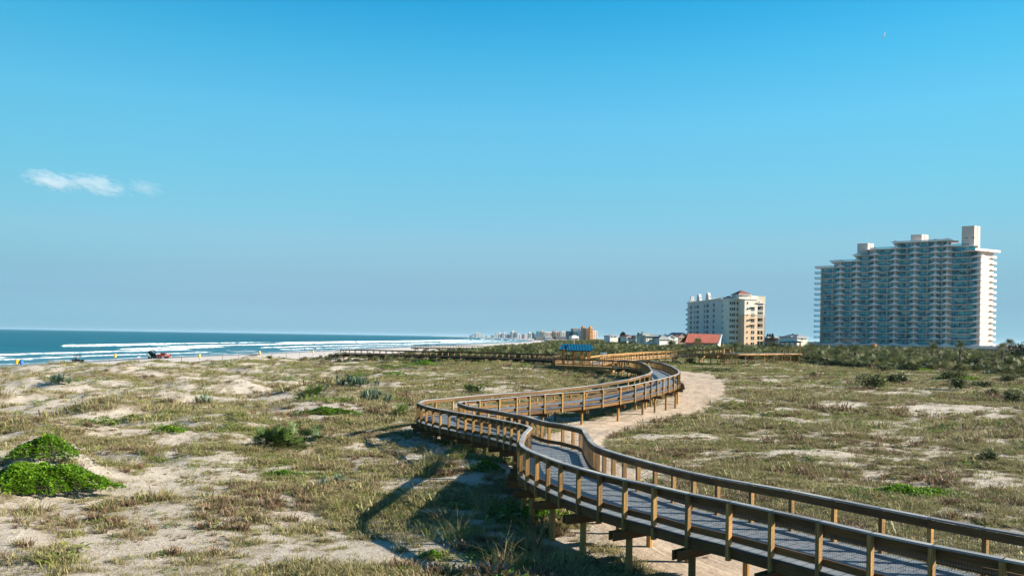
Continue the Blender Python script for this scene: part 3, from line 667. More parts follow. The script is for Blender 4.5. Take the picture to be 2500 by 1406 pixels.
# sign beyond the shelter
p = at(1473.5, 863.2, 150); sg = empty('notice_sign', (p.x, p.y, Hs(p.x, p.y)), 'white rectangular notice board standing in the scrub right of the shelter', 'sign')
m = MB(); m.box((p.x, p.y, p.z+.0), (1.28, .05, .50)); m.build('sign_panel', M['white'], sg)
m = MB(); m.tube([(p.x-.33, p.y-.028, p.z), (p.x-.33, p.y-.032, p.z)], [.16, .16], 16); m.box((p.x-.33, p.y-.03, p.z-.19), (.35, .006, .04)); m.build('round_emblem', plain('pale_blue_print', (.20, .38, .60), .6), sg)
for s_ in (-.5, .5): m = MB(); m.post((p.x+s_, p.y+.07), Hs(p.x, p.y)-.2, p.z+.2, .08); m.build('post', M['greywood2'], sg)
# far pavilion
pz = CZ-(863-833)/1900*187
shelter('pavilion', 'small open pavilion on tall posts with a dark blue roof beside the beige tower', 1914, 1960, 187, pz, CZ+3.6/1900*187, CZ-.4/1900*187, 5.0, M['bluemetal'], M['newwood'], wing=False)
p = at(1916, 858, 182); m = MB(); m.post(p, Hs(p.x, p.y)-.2, at(1916, 847, 182).z, .12); q = at(1916, 852.5, 182); m.beam(q+Vector((-.6, 0, 0)), q+Vector((.6, 0, 0)), .1, .12)
tag(m.build('marker_post', M['newwood']), 'thin timber post with one short crossbar left of the pavilion', 'post')
p = at(1401, 836, 200); m = MB(); m.tube([(p.x, p.y, Hs(p.x, p.y)-.2), (p.x, p.y, at(1401, 826, 200).z)], [.12, .1]); tag(m.build('pole', M['cap']), 'short pale pole sticking up behind the blue shelter roof', 'pole')

# ------------------------------------------------------------------ plants: prototypes
def rotv(v, az, el):
    return Vector((math.cos(az)*math.cos(el), math.sin(az)*math.cos(el), math.sin(el)))
def tussock(seed, n, h, spread, w, mat, name='tussock'):
    r = random.Random(seed); m = MB()
    for i in range(n):
        az = r.uniform(0, 2*PI); rad = spread*math.sqrt(r.random())*.75; x, y = math.cos(az)*rad, math.sin(az)*rad
        az2 = az+r.uniform(-1.2, 1.2); hh = h*r.uniform(.45, 1.1); ln = r.uniform(.4, 1.5)*hh; t = r.random()*.7
        p0 = Vector((x, y, -.03)); p1 = Vector((x+math.cos(az2)*ln*.35, y+math.sin(az2)*ln*.35, hh*.6)); p2 = Vector((x+math.cos(az2)*ln, y+math.sin(az2)*ln, hh*r.uniform(.75, 1)))
        a3 = r.uniform(0, PI); s = Vector((math.cos(a3), math.sin(a3), 0))*w*.5
        m.poly([p0-s, p0+s, p1+s*.8, p1-s*.8], 0, t); m.poly([p1-s*.8, p1+s*.8, p2], 0, min(1, t+.12))
    return m.mesh(name, mat)
def leafpatch(seed, n, rad, h, ls, mat):
    r = random.Random(seed); m = MB()
    for i in range(n):
        a = r.uniform(0, 2*PI); q = rad*math.sqrt(r.random()); hh = h*(1-(q/rad)**2)*r.uniform(.3, 1)
        c = Vector((math.cos(a)*q, math.sin(a)*q, hh)); az = r.uniform(0, 2*PI); el = r.uniform(-.3, .9)
        u = rotv(None, az, el)*ls*r.uniform(.6, 1.2); v = Vector((-math.sin(az), math.cos(az), r.uniform(-.3, .3)))*ls*.38
        m.poly([c-u*.1, c+u*.5+v, c+u, c+u*.5-v], 0, r.random()*.8)
    return m.mesh('leaf_patch', mat)
def twigbush(seed, n, h, mat):
    r = random.Random(seed); m = MB()
    for i in range(n):
        az = r.uniform(0, 2*PI); el = r.uniform(.12, 1.25); L = h*r.uniform(.5, 1.1); d = rotv(None, az, el); p = Vector((r.uniform(-.12, .12), r.uniform(-.12, .12), -.02)); e_ = p+d*L
        s = Vector((-d.y, d.x, 0)).normalized()*.010 if abs(d.z) < .99 else Vector((.01, 0, 0)); t = r.random()*.8
        m.poly([p-s*1.5, p+s*1.5, e_+s, e_-s], 0, t)
        for k in range(5):
            b = p.lerp(e_, r.uniform(.35, 1)); d2 = rotv(None, az+r.uniform(-1.3, 1.3), el+r.uniform(-.5, .6)); L2 = h*r.uniform(.12, .35); s2 = Vector((-d2.y, d2.x, .3))*.012
            m.poly([b-s2, b+s2, b+d2*L2], 0, min(1, t+.1))
    return m.mesh('twig_bush', mat)
def fan(m, base, az, el, sl, fl, nl, r, t, wid=.07):
    d = rotv(None, az, el); tip = base+d*sl; s = Vector((-math.sin(az), math.cos(az), 0)); up = s.cross(d).normalized()*-1
    m.poly([base-s*.012, base+s*.012, tip+s*.01, tip-s*.01], 0, t*.6)
    for k in range(nl):
        a = (k/(nl-1)-.5)*r.uniform(3.2, 3.9); dd = (d*math.cos(a)+s*math.sin(a)); L = fl*(.75+.25*math.cos(a*.8))*r.uniform(.85, 1.1)
        e_ = tip+dd*L+Vector((0, 0, -abs(L)*.12*r.random()))+up*r.uniform(-.05, .08)*L; md = tip+dd*L*.5; q = (s*math.cos(a)-d*math.sin(a))*wid*fl
        m.poly([tip, md+q, e_, md-q], 0, min(1, max(0, t+r.uniform(-.1, .1))))
def palmettoM(seed, nf, R0, h, mat, nl=13, heads=5, ls=.5, dd_=.16):
    r = random.Random(seed); m = MB()
    for hd in range(heads):
        a = r.uniform(0, 2*PI); q = R0*math.sqrt(r.random()); b = Vector((math.cos(a)*q, math.sin(a)*q, h*r.uniform(.0, .35)))
        for k in range(nf//heads):
            az = r.uniform(0, 2*PI); el = r.uniform(.15, 1.35); dead = r.random() < dd_
            if dead: el = r.uniform(-.1, .4)
            fan(m, b, az, el, h*r.uniform(.35, .7), ls*h*r.uniform(.8, 1.15), nl, r, .97 if dead else r.uniform(.05, .75))
    return m.mesh('palmetto', mat)
def rosetteM(seed, nr, R0, h, mat, nb=34):
    r = random.Random(seed); m = MB()
    for hd in range(nr):
        a = r.uniform(0, 2*PI); q = R0*math.sqrt(r.random()); b = Vector((math.cos(a)*q, math.sin(a)*q, h*r.uniform(.05, .5)*(1-q/R0*.5)))
        for k in range(nb):
            az = r.uniform(0, 2*PI); el = r.uniform(-.15, 1.45); d = rotv(None, az, el); L = h*r.uniform(.4, .62); s = Vector((-math.sin(az), math.cos(az), 0))*h*.028
            p1 = b+d*L*.55; e_ = b+d*L+Vector((0, 0, -.04*L)); t = r.uniform(.1, .75) if el > .1 else r.uniform(.6, 1)
            m.poly([b-s*.6, b+s*.6, p1+s, p1-s], 0, t); m.poly([p1-s, p1+s, e_], 0, t)
    return m.mesh('rosette', mat)
def bushM(seed, R0, h, n, ls, mat, lobes=7, low=.0, core=True):
    r = random.Random(seed); m = MB(); Lb = []
    for i in range(lobes):
        a = r.uniform(0, 2*PI); q = R0*.62*math.sqrt(r.random()); Lb.append((Vector((math.cos(a)*q, math.sin(a)*q, h*r.uniform(.25, .58))), R0*r.uniform(.3, .55), h*r.uniform(.28, .46), r.uniform(-.18, .18)))
    for i in range(n):
        c, rx, rz, tb = r.choice(Lb); az = r.uniform(0, 2*PI); el = math.asin(r.uniform(-.75, 1)); k = r.uniform(.72, 1.08); d = rotv(None, az, el)
        p = c+Vector((d.x*rx*k, d.y*rx*k, d.z*rz*k))
        if p.z < low: p.z = abs(p.z)*.3+.02
        a2 = r.uniform(0, 2*PI); e2_ = r.uniform(-.6, 1.1); u = rotv(None, a2, e2_)*ls*r.uniform(.6, 1.25); v = Vector((-math.sin(a2), math.cos(a2), r.uniform(-.5, .5)))*ls*.45
        m.poly([p-u*.5, p+v, p+u*.6, p-v], 0, min(1, max(0, .38+tb+r.uniform(-.3, .35))))
    if core:
        for i in range(10):
            a = r.uniform(0, 2*PI); c = r.choice(Lb)[0]; m.beam((r.uniform(-.1, .1)*R0, r.uniform(-.1, .1)*R0, -.1), c, .05, .05, w1=.02, h1=.02, tint=0)
    return m.mesh('bush', mat)
def mound(seed, rx, ry, h, n, ls, mat, pts=None):
    r = random.Random(seed); m = MB()
    for i in range(int(n/90)):
        a = r.uniform(0, 2*PI); q = math.sqrt(r.random())*.9; p = Vector((math.cos(a)*q*rx, math.sin(a)*q*ry, h*.5*(1-q**2))); d = rotv(None, r.uniform(0, 6.28), r.uniform(-.1, .7))*ls*5
        m.beam(p, p+d, .012, .012, m=1, tint=.2)
    for i in range(n):
        a = r.uniform(0, 2*PI); q = math.sqrt(r.random()); ed = 1+.22*math.sin(3*a+seed)+.13*math.sin(7*a+2*seed)+.06*math.sin(17*a)
        x = math.cos(a)*q*rx*ed; y = math.sin(a)*q*ry*ed
        nz_ = float(fbm(np.array([x*1.1+seed]), np.array([y*1.1]), 3, 2)[0]); gp = float(vn(np.array([x*2.6/max(.6, ls*8)+seed]), np.array([y*2.6/max(.6, ls*8)]), 4)[0])
        z = h*(1-q**2.0)*(.35+1.25*nz_)*r.uniform(.82, 1.06)-.08*h*(gp < .25)
        if gp < .2 and r.random() < .6: continue
        if q > .8 and gp < .5 and r.random() < .5: continue
        az = r.uniform(0, 2*PI); el = r.uniform(-.2, 1.0); u = rotv(None, az, el)*ls*r.uniform(.6, 1.3); v = Vector((-math.sin(az), math.cos(az), r.uniform(-.4, .4)))*ls*.42
        p = Vector((x, y, z)); m.poly([p-u*.2, p+u*.35+v, p+u, p+u*.35-v], 0, min(1, max(0, r.uniform(0, .75))))
    return m.mesh('leaf_mound', [mat, M['dirt']])

SRC = {}
def src(name, meshes):
    c = bpy.data.collections.new(name)
    for i, me in enumerate(meshes):
        o = bpy.data.objects.new('%s_%02d' % (name, i), me); c.objects.link(o)
    SRC[name] = c; return c
def scatter(name, label, cat, pts, scl, rot, idx, coll, carrier_mat=None):
    me = bpy.data.meshes.new(name); me.vertices.add(len(pts)); me.vertices.foreach_set('co', pts.astype(np.float32).ravel())
    for k, v, t in (('scl', scl, 'FLOAT'), ('rz', rot, 'FLOAT'), ('idx', idx, 'INT')):
        me.attributes.new(k, t, 'POINT').data.foreach_set('value', v.astype(np.float32 if t == 'FLOAT' else np.int32))
    o = bpy.data.objects.new(name, me); COL.objects.link(o); tag(o, label, cat, None, 'stuff')
    ng = bpy.data.node_groups.new(name, 'GeometryNodeTree'); ng.interface.new_socket('Geometry', in_out='INPUT', socket_type='NodeSocketGeometry'); ng.interface.new_socket('Geometry', in_out='OUTPUT', socket_type='NodeSocketGeometry')
    a = ng.nodes.new('NodeGroupInput'); b = ng.nodes.new('NodeGroupOutput'); ip = ng.nodes.new('GeometryNodeInstanceOnPoints')
    ci = ng.nodes.new('GeometryNodeCollectionInfo'); ci.inputs['Collection'].default_value = coll; ci.inputs['Separate Children'].default_value = True; ci.inputs['Reset Children'].default_value = True
    mp = ng.nodes.new('GeometryNodeMeshToPoints')
    def na(n, t): x = ng.nodes.new('GeometryNodeInputNamedAttribute'); x.data_type = t; x.inputs[0].default_value = n; return x.outputs[0]
    cb = ng.nodes.new('ShaderNodeCombineXYZ'); ng.links.new(na('rz', 'FLOAT'), cb.inputs[2])
    er = ng.nodes.new('FunctionNodeEulerToRotation'); ng.links.new(cb.outputs[0], er.inputs[0])
    ng.links.new(a.outputs[0], mp.inputs[0]); ng.links.new(mp.outputs[0], ip.inputs['Points']); ng.links.new(ci.outputs[0], ip.inputs['Instance'])
    ip.inputs['Pick Instance'].default_value = True; ng.links.new(na('idx', 'INT'), ip.inputs['Instance Index'])
    ng.links.new(er.outputs[0], ip.inputs['Rotation']); ng.links.new(na('scl', 'FLOAT'), ip.inputs['Scale']); ng.links.new(ip.outputs[0], b.inputs[0])
    md = o.modifiers.new('scatter', 'NODES'); md.node_group = ng
    return o
src('tufts', [tussock(1, 34, .17, .24, .012, M['dry']), tussock(2, 60, .07, .55, .016, M['dry']), tussock(3, 26, .24, .20, .012, M['dry']),
              tussock(4, 34, .15, .26, .013, M['grass']), tussock(5, 26, .11, .30, .016, M['grass']),
              twigbush(6, 22, .26, M['rust']), twigbush(7, 18, .18, M['rust']), leafpatch(8, 46, .34, .07, .085, M['grass']), leafpatch(9, 64, .36, .12, .07, M['creeper']), twigbush(10, 26, .2, M['dry'])])
def sector(n, r0, r1, p=1.0, a=37):
    u = rng.random(n); r = (r0**p+(r1**p-r0**p)*u)**(1/p); t = np.radians(rng.uniform(-a, a, n)); return r*np.sin(t), r*np.cos(t)
def tufts(name, label, n, r0, r1, p, s0, s1):
    x, y = sector(n, r0, r1, p); v = veg(x, y); g = grn(x, y)
    keep = (rng.random(n) < v**1.3*.98+.035+.5*((pathd(x, y) < .9) & (y < 40))) & (x-edge(y) > -1.5) & ((pathd(x, y) > .9) | ((y < 40) & (rng.random(n) < .05))) ; x, y, g, v = x[keep], y[keep], g[keep], v[keep]
    z = H(x, y); u = rng.random(len(x)); rust = sst(fbm(x/5, y/3.5, 3, 77), .5, .66)
    gg = np.clip(g*1.1+.12, 0, .9)
    idx = np.where(u < gg*.55, rng.integers(3, 5, len(x)), np.where(u < gg*.8, 7, np.where(u < gg, 8, rng.integers(0, 3, len(x)))))
    idx = np.where((idx < 3) & (rng.random(len(x)) < rust*.38), rng.integers(5, 7, len(x)), idx); idx = np.where((idx < 3) & (rng.random(len(x)) < .25), 9, idx)
    vg = blobs(x, y, GPP); idx = np.where(rng.random(len(x)) < vg*.7-.1, 8, idx)
    sc = (s0+(s1-s0)*rng.random(len(x))**1.6)*(.65+.7*v)*np.where(rng.random(len(x)) < .035, 1.9, 1.0)
    return scatter(name, label, 'grass', np.stack([x, y, z], 1), sc, rng.uniform(0, 6.28, len(x)), idx, SRC['tufts'])
tufts('dune_grass', 'dry tan and green grass tufts covering the near dunes', 105000, 8, 60, 1.6, .35, 1.25)
tufts('distant_dune_grass', 'olive and brown grass covering the farther dunes and flats', 150000, 58, 240, 1.35, .8, 2.2)
# sea oats near the boardwalk
src('oats', [tussock(21, 46, .9, .25, .012, M['grass']), tussock(22, 40, 1.1, .2, .012, M['dry']), tussock(23, 36, .8, .28, .014, M['grass'])])
ox_ = []; 
for a, b, n, sp_ in [(1120, 1300, 26, 1.3), (1180, 1240, 5, 1.2), (1290, 1385, 10, .9), (1140, 1110, 14, 1.5), (1090, 1130, 12, 1.3), (1300, 1340, 10, .8), (200, 885, 60, 14), (340, 880, 60, 14), (620, 870, 60, 16), (480, 880, 50, 14), (60, 890, 50, 12), (760, 866, 40, 12), (900, 1250, 10, 2), (1400, 930, 20, 8), (500, 1100, 12, 3)]:
    c = drop(a, b)
    for k in range(n): ox_.append((c.x+random.gauss(0, sp_*.6), c.y+random.gauss(0, sp_*.6)))
ox_ = np.array(ox_); kp = ox_[:, 0]-edge(ox_[:, 1]) > -2; ox_ = ox_[kp]
scatter('sea_oats', 'tall green and straw sea oats in loose stands on the dunes', 'grass', np.stack([ox_[:, 0], ox_[:, 1], H(ox_[:, 0], ox_[:, 1])], 1), rng.uniform(.5, 1.0, len(ox_)), rng.uniform(0, 6, len(ox_)), rng.integers(0, 3, len(ox_)), SRC['oats'])

# ------------------------------------------------------------------ individual plants
def put(name, me, px, py, label, cat, sc=1, rz=0, group=None, snk=.04):
    p = drop(px, py); o = bpy.data.objects.new(name, me); COL.objects.link(o); o.location = (p.x, p.y, p.z-snk); o.rotation_euler.z = rz
    o.scale = (sc, sc, sc) if isinstance(sc, (int, float)) else sc
    return tag(o, label, cat, group)
PMa = palmettoM(31, 210, 1.5, 1.15, M['palmetto'], 10, 21, .38); PMb = palmettoM(32, 110, .95, 1.1, M['palmetto'], 10, 11, .34); PMc = palmettoM(33, 26, .7, 1.1, M['palmetto'], 9, 4)
RSa = rosetteM(41, 16, 1.25, 1.25, M['blue'], 30); RSb = rosetteM(42, 10, .9, 1.0, M['blue'], 28); RSc = rosetteM(43, 7, .6, .8, M['blue'], 26)
BUa = bushM(51, 1.5, 1.6, 900, .22, M['scrub'], 9); BUb = bushM(52, 1.2, 1.3, 700, .20, M['scrub'], 7)
put('saw_palmetto', PMa, 702, 1094, 'large green saw palmetto with spiky fan leaves, left of the first boardwalk bend', 'palmetto', 1.12)
put('saw_palmetto', PMb, 768, 976, 'rounded yellow-green saw palmetto with dead brown fronds on its left side', 'palmetto', 1.35, 1.0)
put('spiny_shrub', RSa, 922, 980, 'blue-green spiky shrub standing left of the tip of the boardwalk loop', 'shrub', 1.35)
put('spiny_shrub', RSa, 848, 945, 'grey-green spiky shrub behind the bare sand patch above the yellow-green palmetto', 'shrub', 1.6, 2)
put('spiny_shrub', RSb, 130, 938, 'grey-green spiky shrub on the pale dune slope near the yellow barrel', 'shrub', 1.8, 1)
put('dry_shrub', RSc, 905, 940, 'straw coloured half dead spiky shrub right of two grey-green ones', 'shrub', 1.6, 2)
put('saw_palmetto', PMc, 990, 1018, 'thin straw tipped palmetto beside the left tip of the boardwalk loop', 'palmetto', 1.0, .4)
put('saw_palmetto', PMb, 1155, 962, 'dark green palmetto behind the middle of the far boardwalk railing', 'palmetto', 1.0, 2.4)
put('dry_shrub', RSc, 500, 985, 'tan dried spiky shrub at the top of the large sand slope', 'shrub', 1.7, 1.3)
put('spiny_shrub', RSc, 812, 1180, 'small grey-green tuft shrub left of the long diagonal rail shadow', 'shrub', .8, 0)
put('sea_grape', BUa, 2128, 948, 'round leafy dark green sea grape bush alone on the open flat, first of three', 'bush', 1.3)
put('sea_grape', BUb, 2178, 936, 'low dark sea grape bush just right of the round one on the flat', 'bush', 1.1, 1)
put('sea_grape', BUb, 2203, 936, 'light green sea grape bush touching the low dark one on its right', 'bush', 1.2, 2)
put('sea_grape', BUb, 2345, 951, 'brownish green bush below the long dark thicket on the right flat', 'bush', 1.3, 3)
put('sea_grape', BUa, 2478, 984, 'dark leafy bush cut by the right edge of the view', 'bush', .95, 4)
put('sea_grape', BUb, 2425, 968, 'small olive bush just left of the bush at the right edge', 'bush', .8, 4)
put('sea_grape', BUb, 1688, 889, 'dense green bush under the near end of the pine ramp walkway', 'bush', 1.25, 4)
put('sea_grape', BUb, 2420, 1125, 'dry brown bush on the bare flat at far right', 'bush', .55, 4)
put('leafy_shrub', BUb, 1985, 920, 'small dark shrub on the grassy flat right of the unfinished walkway', 'bush', .7, 1)
BUd = bushM(54, 1.9, 1.7, 1100, .24, M['scrub'], 12); BUe = bushM(55, 2.4, 1.6, 1300, .24, M['darkleaf'], 14)
for a, b, me, s_, lb in ((2385, 906, BUe, 1.15, 'large dark spreading thicket, largest on the right flat'), (2330, 924, BUd, 1.1, 'rounded green thicket left of the largest dark one'), (2440, 905, BUd, 1.2, 'green thicket right of the largest dark one'), (2268, 902, BUd, 1.1, 'bushy green clump beside the pale sand blowout, on its right'), (2190, 892, BUe, .95, 'dark clump beside the pale sand blowout, on its left'), (2160, 905, BUd, .9, 'low blue-green clump in front of the left dark clump'), (2110, 888, BUd, 1.0, 'green clump between the two sand blowouts'), (2040, 893, BUe, .9, 'dark low clump right of the unfinished walkway end'), (1985, 890, BUd, 1.0, 'wide green clump at the end of the unfinished walkway'), (2470, 930, BUd, .9, 'olive clump near the right edge, above the small bushes'), (2395, 945, BUd, .7, 'small flat clump below the largest dark thicket'), (2490, 900, BUe, 1.0, 'dark thicket touching the right edge of the view')):
    put('thicket', me, a, b, lb, 'thicket', (s_*1.25, s_, s_*.85), a*.7)
# vine mounds
Q = drop(110, 1195)
def vine(px, py, rx, ry, h, n, label, ls=.11, mat='vine', seed=1):
    p = drop(px, py); o = bpy.data.objects.new('vine_mound', mound(seed, rx, ry, h, n, ls, M[mat])); COL.objects.link(o); o.location = (p.x, p.y, p.z-.06)
    return tag(o, label, 'vine')
vine(92, 1184, 2.6, 1.6, .82, 21000, 'largest bright green vine mound, cut by the left edge of the view', .10, seed=1)
vine(108, 1108, 1.3, 1.1, .75, 5000, 'bright green vine mound directly behind the largest one', .10, seed=2)
vine(805, 1009, 2.5, 1.0, .5, 5200, 'long low bright green vine mound left of the boardwalk loop', .11, seed=3)
vine(415, 1052, .95, .6, .4, 1500, 'small bright green vine clump above the brown stems, left of the palmetto', .10, seed=4)
vine(686, 1161, .8, .45, .26, 1000, 'small flat green vine patch below the large palmetto', .08, seed=5)
vine(2225, 1206, 2.2, .8, .42, 3600, 'green vine patch on the sand beyond the right railing', .10, seed=6)
vine(1830, 1193, .7, .4, .2, 600, 'small green vine patch left of the larger one beyond the right railing', .08, seed=7)
vine(1600, 1108, .8, .4, .2, 600, 'small green patch on the flat between the track and the right railing', .08, seed=8)
vine(962, 915, 1.9, 1.4, .5, 1300, 'yellow-green vine hummock in front of the beach walkover, right one', .14, seed=9)
vine(885, 918, 1.9, 1.2, .4, 1100, 'yellow-green vine hummock in front of the beach walkover, left one', .14, seed=10)
vine(1040, 893, 3.2, 2.2, 1.0, 2400, 'bright green vine heap touching the posts of the beach walkover', .2, seed=11)
vine(1750, 907, 4.5, 1.6, .7, 1800, 'olive green vine mat at the foot of the pine ramp piles', .22, 'scrub', seed=12)
vine(2345, 925, 3.5, 1.2, .45, 1300, 'yellow-green vine mat under the long dark thicket', .2, seed=13)
vine(1320, 1262, 1.1, .8, .45, 1700, 'green leafy patch under the near boardwalk corner', .09, seed=14)
vine(1140, 1100, 1.3, .6, .35, 1500, 'green creeping patch between the piles left of the boardwalk corner', .09, seed=15)
vine(1185, 1147, .9, .5, .4, 1400, 'green leafy heap in front of the piles at the top of the rail shadow', .09, seed=16)
vine(1052, 1360, .45, .25, .2, 500, 'tiny dark green weed clump on the shaded sand at bottom', .07, seed=17)
vine(1690, 1048, .8, .4, .15, 400, 'tiny green patch beside the outer edge of the sand track', .09, seed=18)
# belt of shrubs: far scrub
_ = 0
BS = [bushM(61, 1.5, 1.9, 420, .30, M['scrub'], 8, core=False), bushM(62, 1.2, 1.5, 360, .28, M['scrub'], 6, core=False), bushM(63, 1.9, 1.5, 460, .32, M['scrub'], 9, core=False),
      palmettoM(64, 40, 1.1, 1.9, M['palmetto2'], 8, 6, .55, .4), palmettoM(65, 34, .8, 2.1, M['palmetto2'], 7, 3, .5, .45), bushM(66, 1.3, 2.0, 420, .28, M['darkleaf'], 8, core=False), rosetteM(67, 8, 1.1, 1.5, M['blue'], 22),
      mound(68, 2.4, 1.7, .7, 700, .26, M['vine'])]
FS = []
def palmM(seed, hgt, R=1.5, dead=.3):
    r = random.Random(seed); t = MB(); pts = [(math.sin(k*.7+seed)*.10*k/4, math.cos(k+seed)*.08*k/4, hgt*k/5-.3) for k in range(6)]
    t.tube(pts, [.24, .21, .19, .19, .20, .24], 8)
    for k in range(26): a = r.uniform(0, 2*PI); z = hgt*r.uniform(.55, .92); t.beam((math.cos(a)*.12, math.sin(a)*.12, z), (math.cos(a)*.36, math.sin(a)*.36, z+.25), .07, .03)
    c = MB(); b = Vector(pts[-1])
    for k in range(46):
        az = r.uniform(0, 2*PI); el = r.uniform(-.55, 1.45); dd = el < -.15 or r.random() < dead*.3
        fan(c, b+Vector((0, 0, r.uniform(-.2, .15))), az, el, R*r.uniform(.5, .75), R*r.uniform(.5, .68), 8, r, .96 if dd else r.uniform(.05, .7), .05)
    return t.mesh('trunk', M['bark'], True), c.mesh('crown', M['palmetto2'])
PT = [palmM(71, 2.6), palmM(72, 3.6), palmM(73, 1.8, 1.4, .5)]
def palm(x, y, k, label, group=None, s=1.0, rz=0, zoff=0):
    e_ = empty('cabbage_palm', (x, y, Hs(x, y)+zoff), label, 'palm tree', group)
    for nm, me in zip(('trunk', 'crown'), PT[k]): o = bpy.data.objects.new(nm, me); COL.objects.link(o); o.parent = e_
    e_.scale = (s, s, s); e_.rotation_euler.z = rz
    return e_
def beltmask(x, y):
    yb = np.interp(x, [-70, -30, -10, 5, 14, 20, 45, 66, 74, 90, 140], [186, 176, 168, 152, 160, 188, 194, 196, 150, 118, 96])
    m = sst(y-yb, -6, 10)*sst(x-edge(y), 6, 22)
    n = fbm(x/14, y/10, 3, 91)
    keepclear = (np.abs(y-np.interp(x, [-45, 8], [190, 146])-2) > 4)
    return m*np.where(y < 210, sst(n, .36, .5), 1)*keepclear
n = 42000; x, y = sector(n, 98, 900, 1.15, 38); bm = beltmask(x, y); kp = (rng.random(n) < bm) & (rng.random(n) < np.interp(y, [100, 300, 900], [.95, .8, .9])) & (x < .42*y+60)
kp &= ~((np.hypot((x-246)/30, (y-420)/26) < 1)); x, y = x[kp], y[kp]
# keep walkways clear
def clearof(x, y, P, d):
    ok = np.ones(len(x), bool)
    for a, b in zip(P[:-1], P[1:]):
        dx, dy = b[0]-a[0], b[1]-a[1]; t = np.clip(((x-a[0])*dx+(y-a[1])*dy)/(dx*dx+dy*dy), 0, 1); ok &= np.hypot(x-a[0]-t*dx, y-a[1]-t*dy) > d
    return ok
for PL_ in (P1, P2, P3): x, y = (lambda k: (x[k], y[k]))(clearof(x, y, PL_, 3.0))
kp = ~((np.abs(x-(sx0+sx1)/2-2) < 9) & (np.abs(y-131) < 20)); x, y = x[kp], y[kp]
z = H(x, y); o_ = np.argsort(np.hypot(x, y)); x, y, z = x[o_], y[o_], z[o_]
kind = rng.choice([0, 1, 2, 3, 4, 5, 6, 7], len(x), p=[.14, .12, .11, .22, .16, .13, .07, .05])
farp = y > 250; kind = np.where(farp & (kind == 7), 3, kind)
sc = rng.uniform(.65, 1.15, len(x))*np.interp(y, [100, 220, 500, 900], [.9, 1.15, 1.45, 1.8])*np.interp(x-edge(y), [6, 45, 110], [.42, .7, 1.0]); rot = rng.uniform(0, 6.28, len(x))
LBL = {0: ('scrub_bush', 'low leafy green bush in the scrub belt behind the dunes', 'bush'), 1: ('scrub_bush', 'low leafy green bush in the scrub belt behind the dunes', 'bush'), 2: ('scrub_bush', 'low leafy green bush in the scrub belt behind the dunes', 'bush'),
       3: ('scrub_palmetto', 'palmetto with fan leaves and dead fronds in the scrub belt', 'palmetto'), 4: ('scrub_palmetto', 'palmetto with fan leaves and dead fronds in the scrub belt', 'palmetto'),
       5: ('dark_bush', 'dark rounded bush in the scrub belt behind the dunes', 'bush'), 6: ('spiky_bush', 'blue-green spiky bush in the scrub belt behind the dunes', 'bush'), 7: ('vine_hummock', 'yellow-green vine hummock at the front of the scrub belt', 'vine')}
GR = {'scrub_bush': 'green bushes of the scrub belt', 'scrub_palmetto': 'palmettos of the scrub belt', 'dark_bush': 'dark bushes of the scrub belt', 'spiky_bush': 'blue-green bushes of the scrub belt', 'vine_hummock': 'vine hummocks of the scrub belt'}
NI = 280
for i in range(min(NI, len(x))):
    nm, lb, ct = LBL[int(kind[i])]; o = bpy.data.objects.new(nm, BS[int(kind[i])]); COL.objects.link(o)
    o.location = (x[i], y[i], z[i]-.08); o.rotation_euler.z = rot[i]; o.scale = (sc[i],)*3; tag(o, lb, ct, GR[nm])
src('shrubs', BS)
scatter('far_scrub', 'dense mixed scrub of palmettos and bushes stretching to the houses', 'scrub', np.stack([x[NI:], y[NI:], z[NI:]-.1], 1), sc[NI:], rot[NI:], kind[NI:], SRC['shrubs'])
# palms one can tell apart
def palm_at(px, pyb, D, k, label, s=1.0, ptop=None):
    X, Z = ray(px, pyb); x_, y_ = X*D, D; zg = Hs(x_, y_); e_ = palm(x_, y_, k, label, None, s, random.uniform(0, 6))
    if ptop is not None:
        zt = at(px, ptop, D).z; hh = {0: 2.6, 1: 3.6, 2: 1.8}[k]+1.1; q = (zt-zg)/hh; e_.scale = (q, q, q)
    return e_
palm_at(2448, 866, 190, 1, 'lone cabbage palm with a pale trunk right of the beige tower', ptop=839)
palm_at(2464, 850, 260, 1, 'dark palm silhouette just behind the lone cabbage palm', ptop=829)
palm_at(2052, 866, 200, 1, 'shaggy cabbage palm with dead fronds before the left corner of the tower', ptop=842)
palm_at(2088, 862, 205, 0, 'second shaggy palm, between the first and the orange stair wall', ptop=844)
palm_at(2276, 862, 200, 0, 'dark palm in front of the middle of the tower podium', ptop=838)
palm_at(2345, 856, 200, 1, 'tall dark palm in front of the right part of the tower podium', ptop=836)
palm_at(1975, 860, 230, 2, 'drooping palm between the pavilion and the tower', ptop=838)
palm_at(1703, 853, 230, 1, 'cabbage palm standing before the red tiled roof', ptop=826)
palm_at(1797, 862, 240, 2, 'palm at the foot of the cream and peach apartment block', ptop=835)
palm_at(1640, 845, 240, 2, 'bushy palm left of the red tiled house', ptop=830)
palm_at(2310, 880, 160, 2, 'low shaggy palm with brown dead fronds in the thicket on the right', ptop=862)
palm_at(2425, 880, 170, 2, 'low palm behind the thicket at the right', ptop=860)
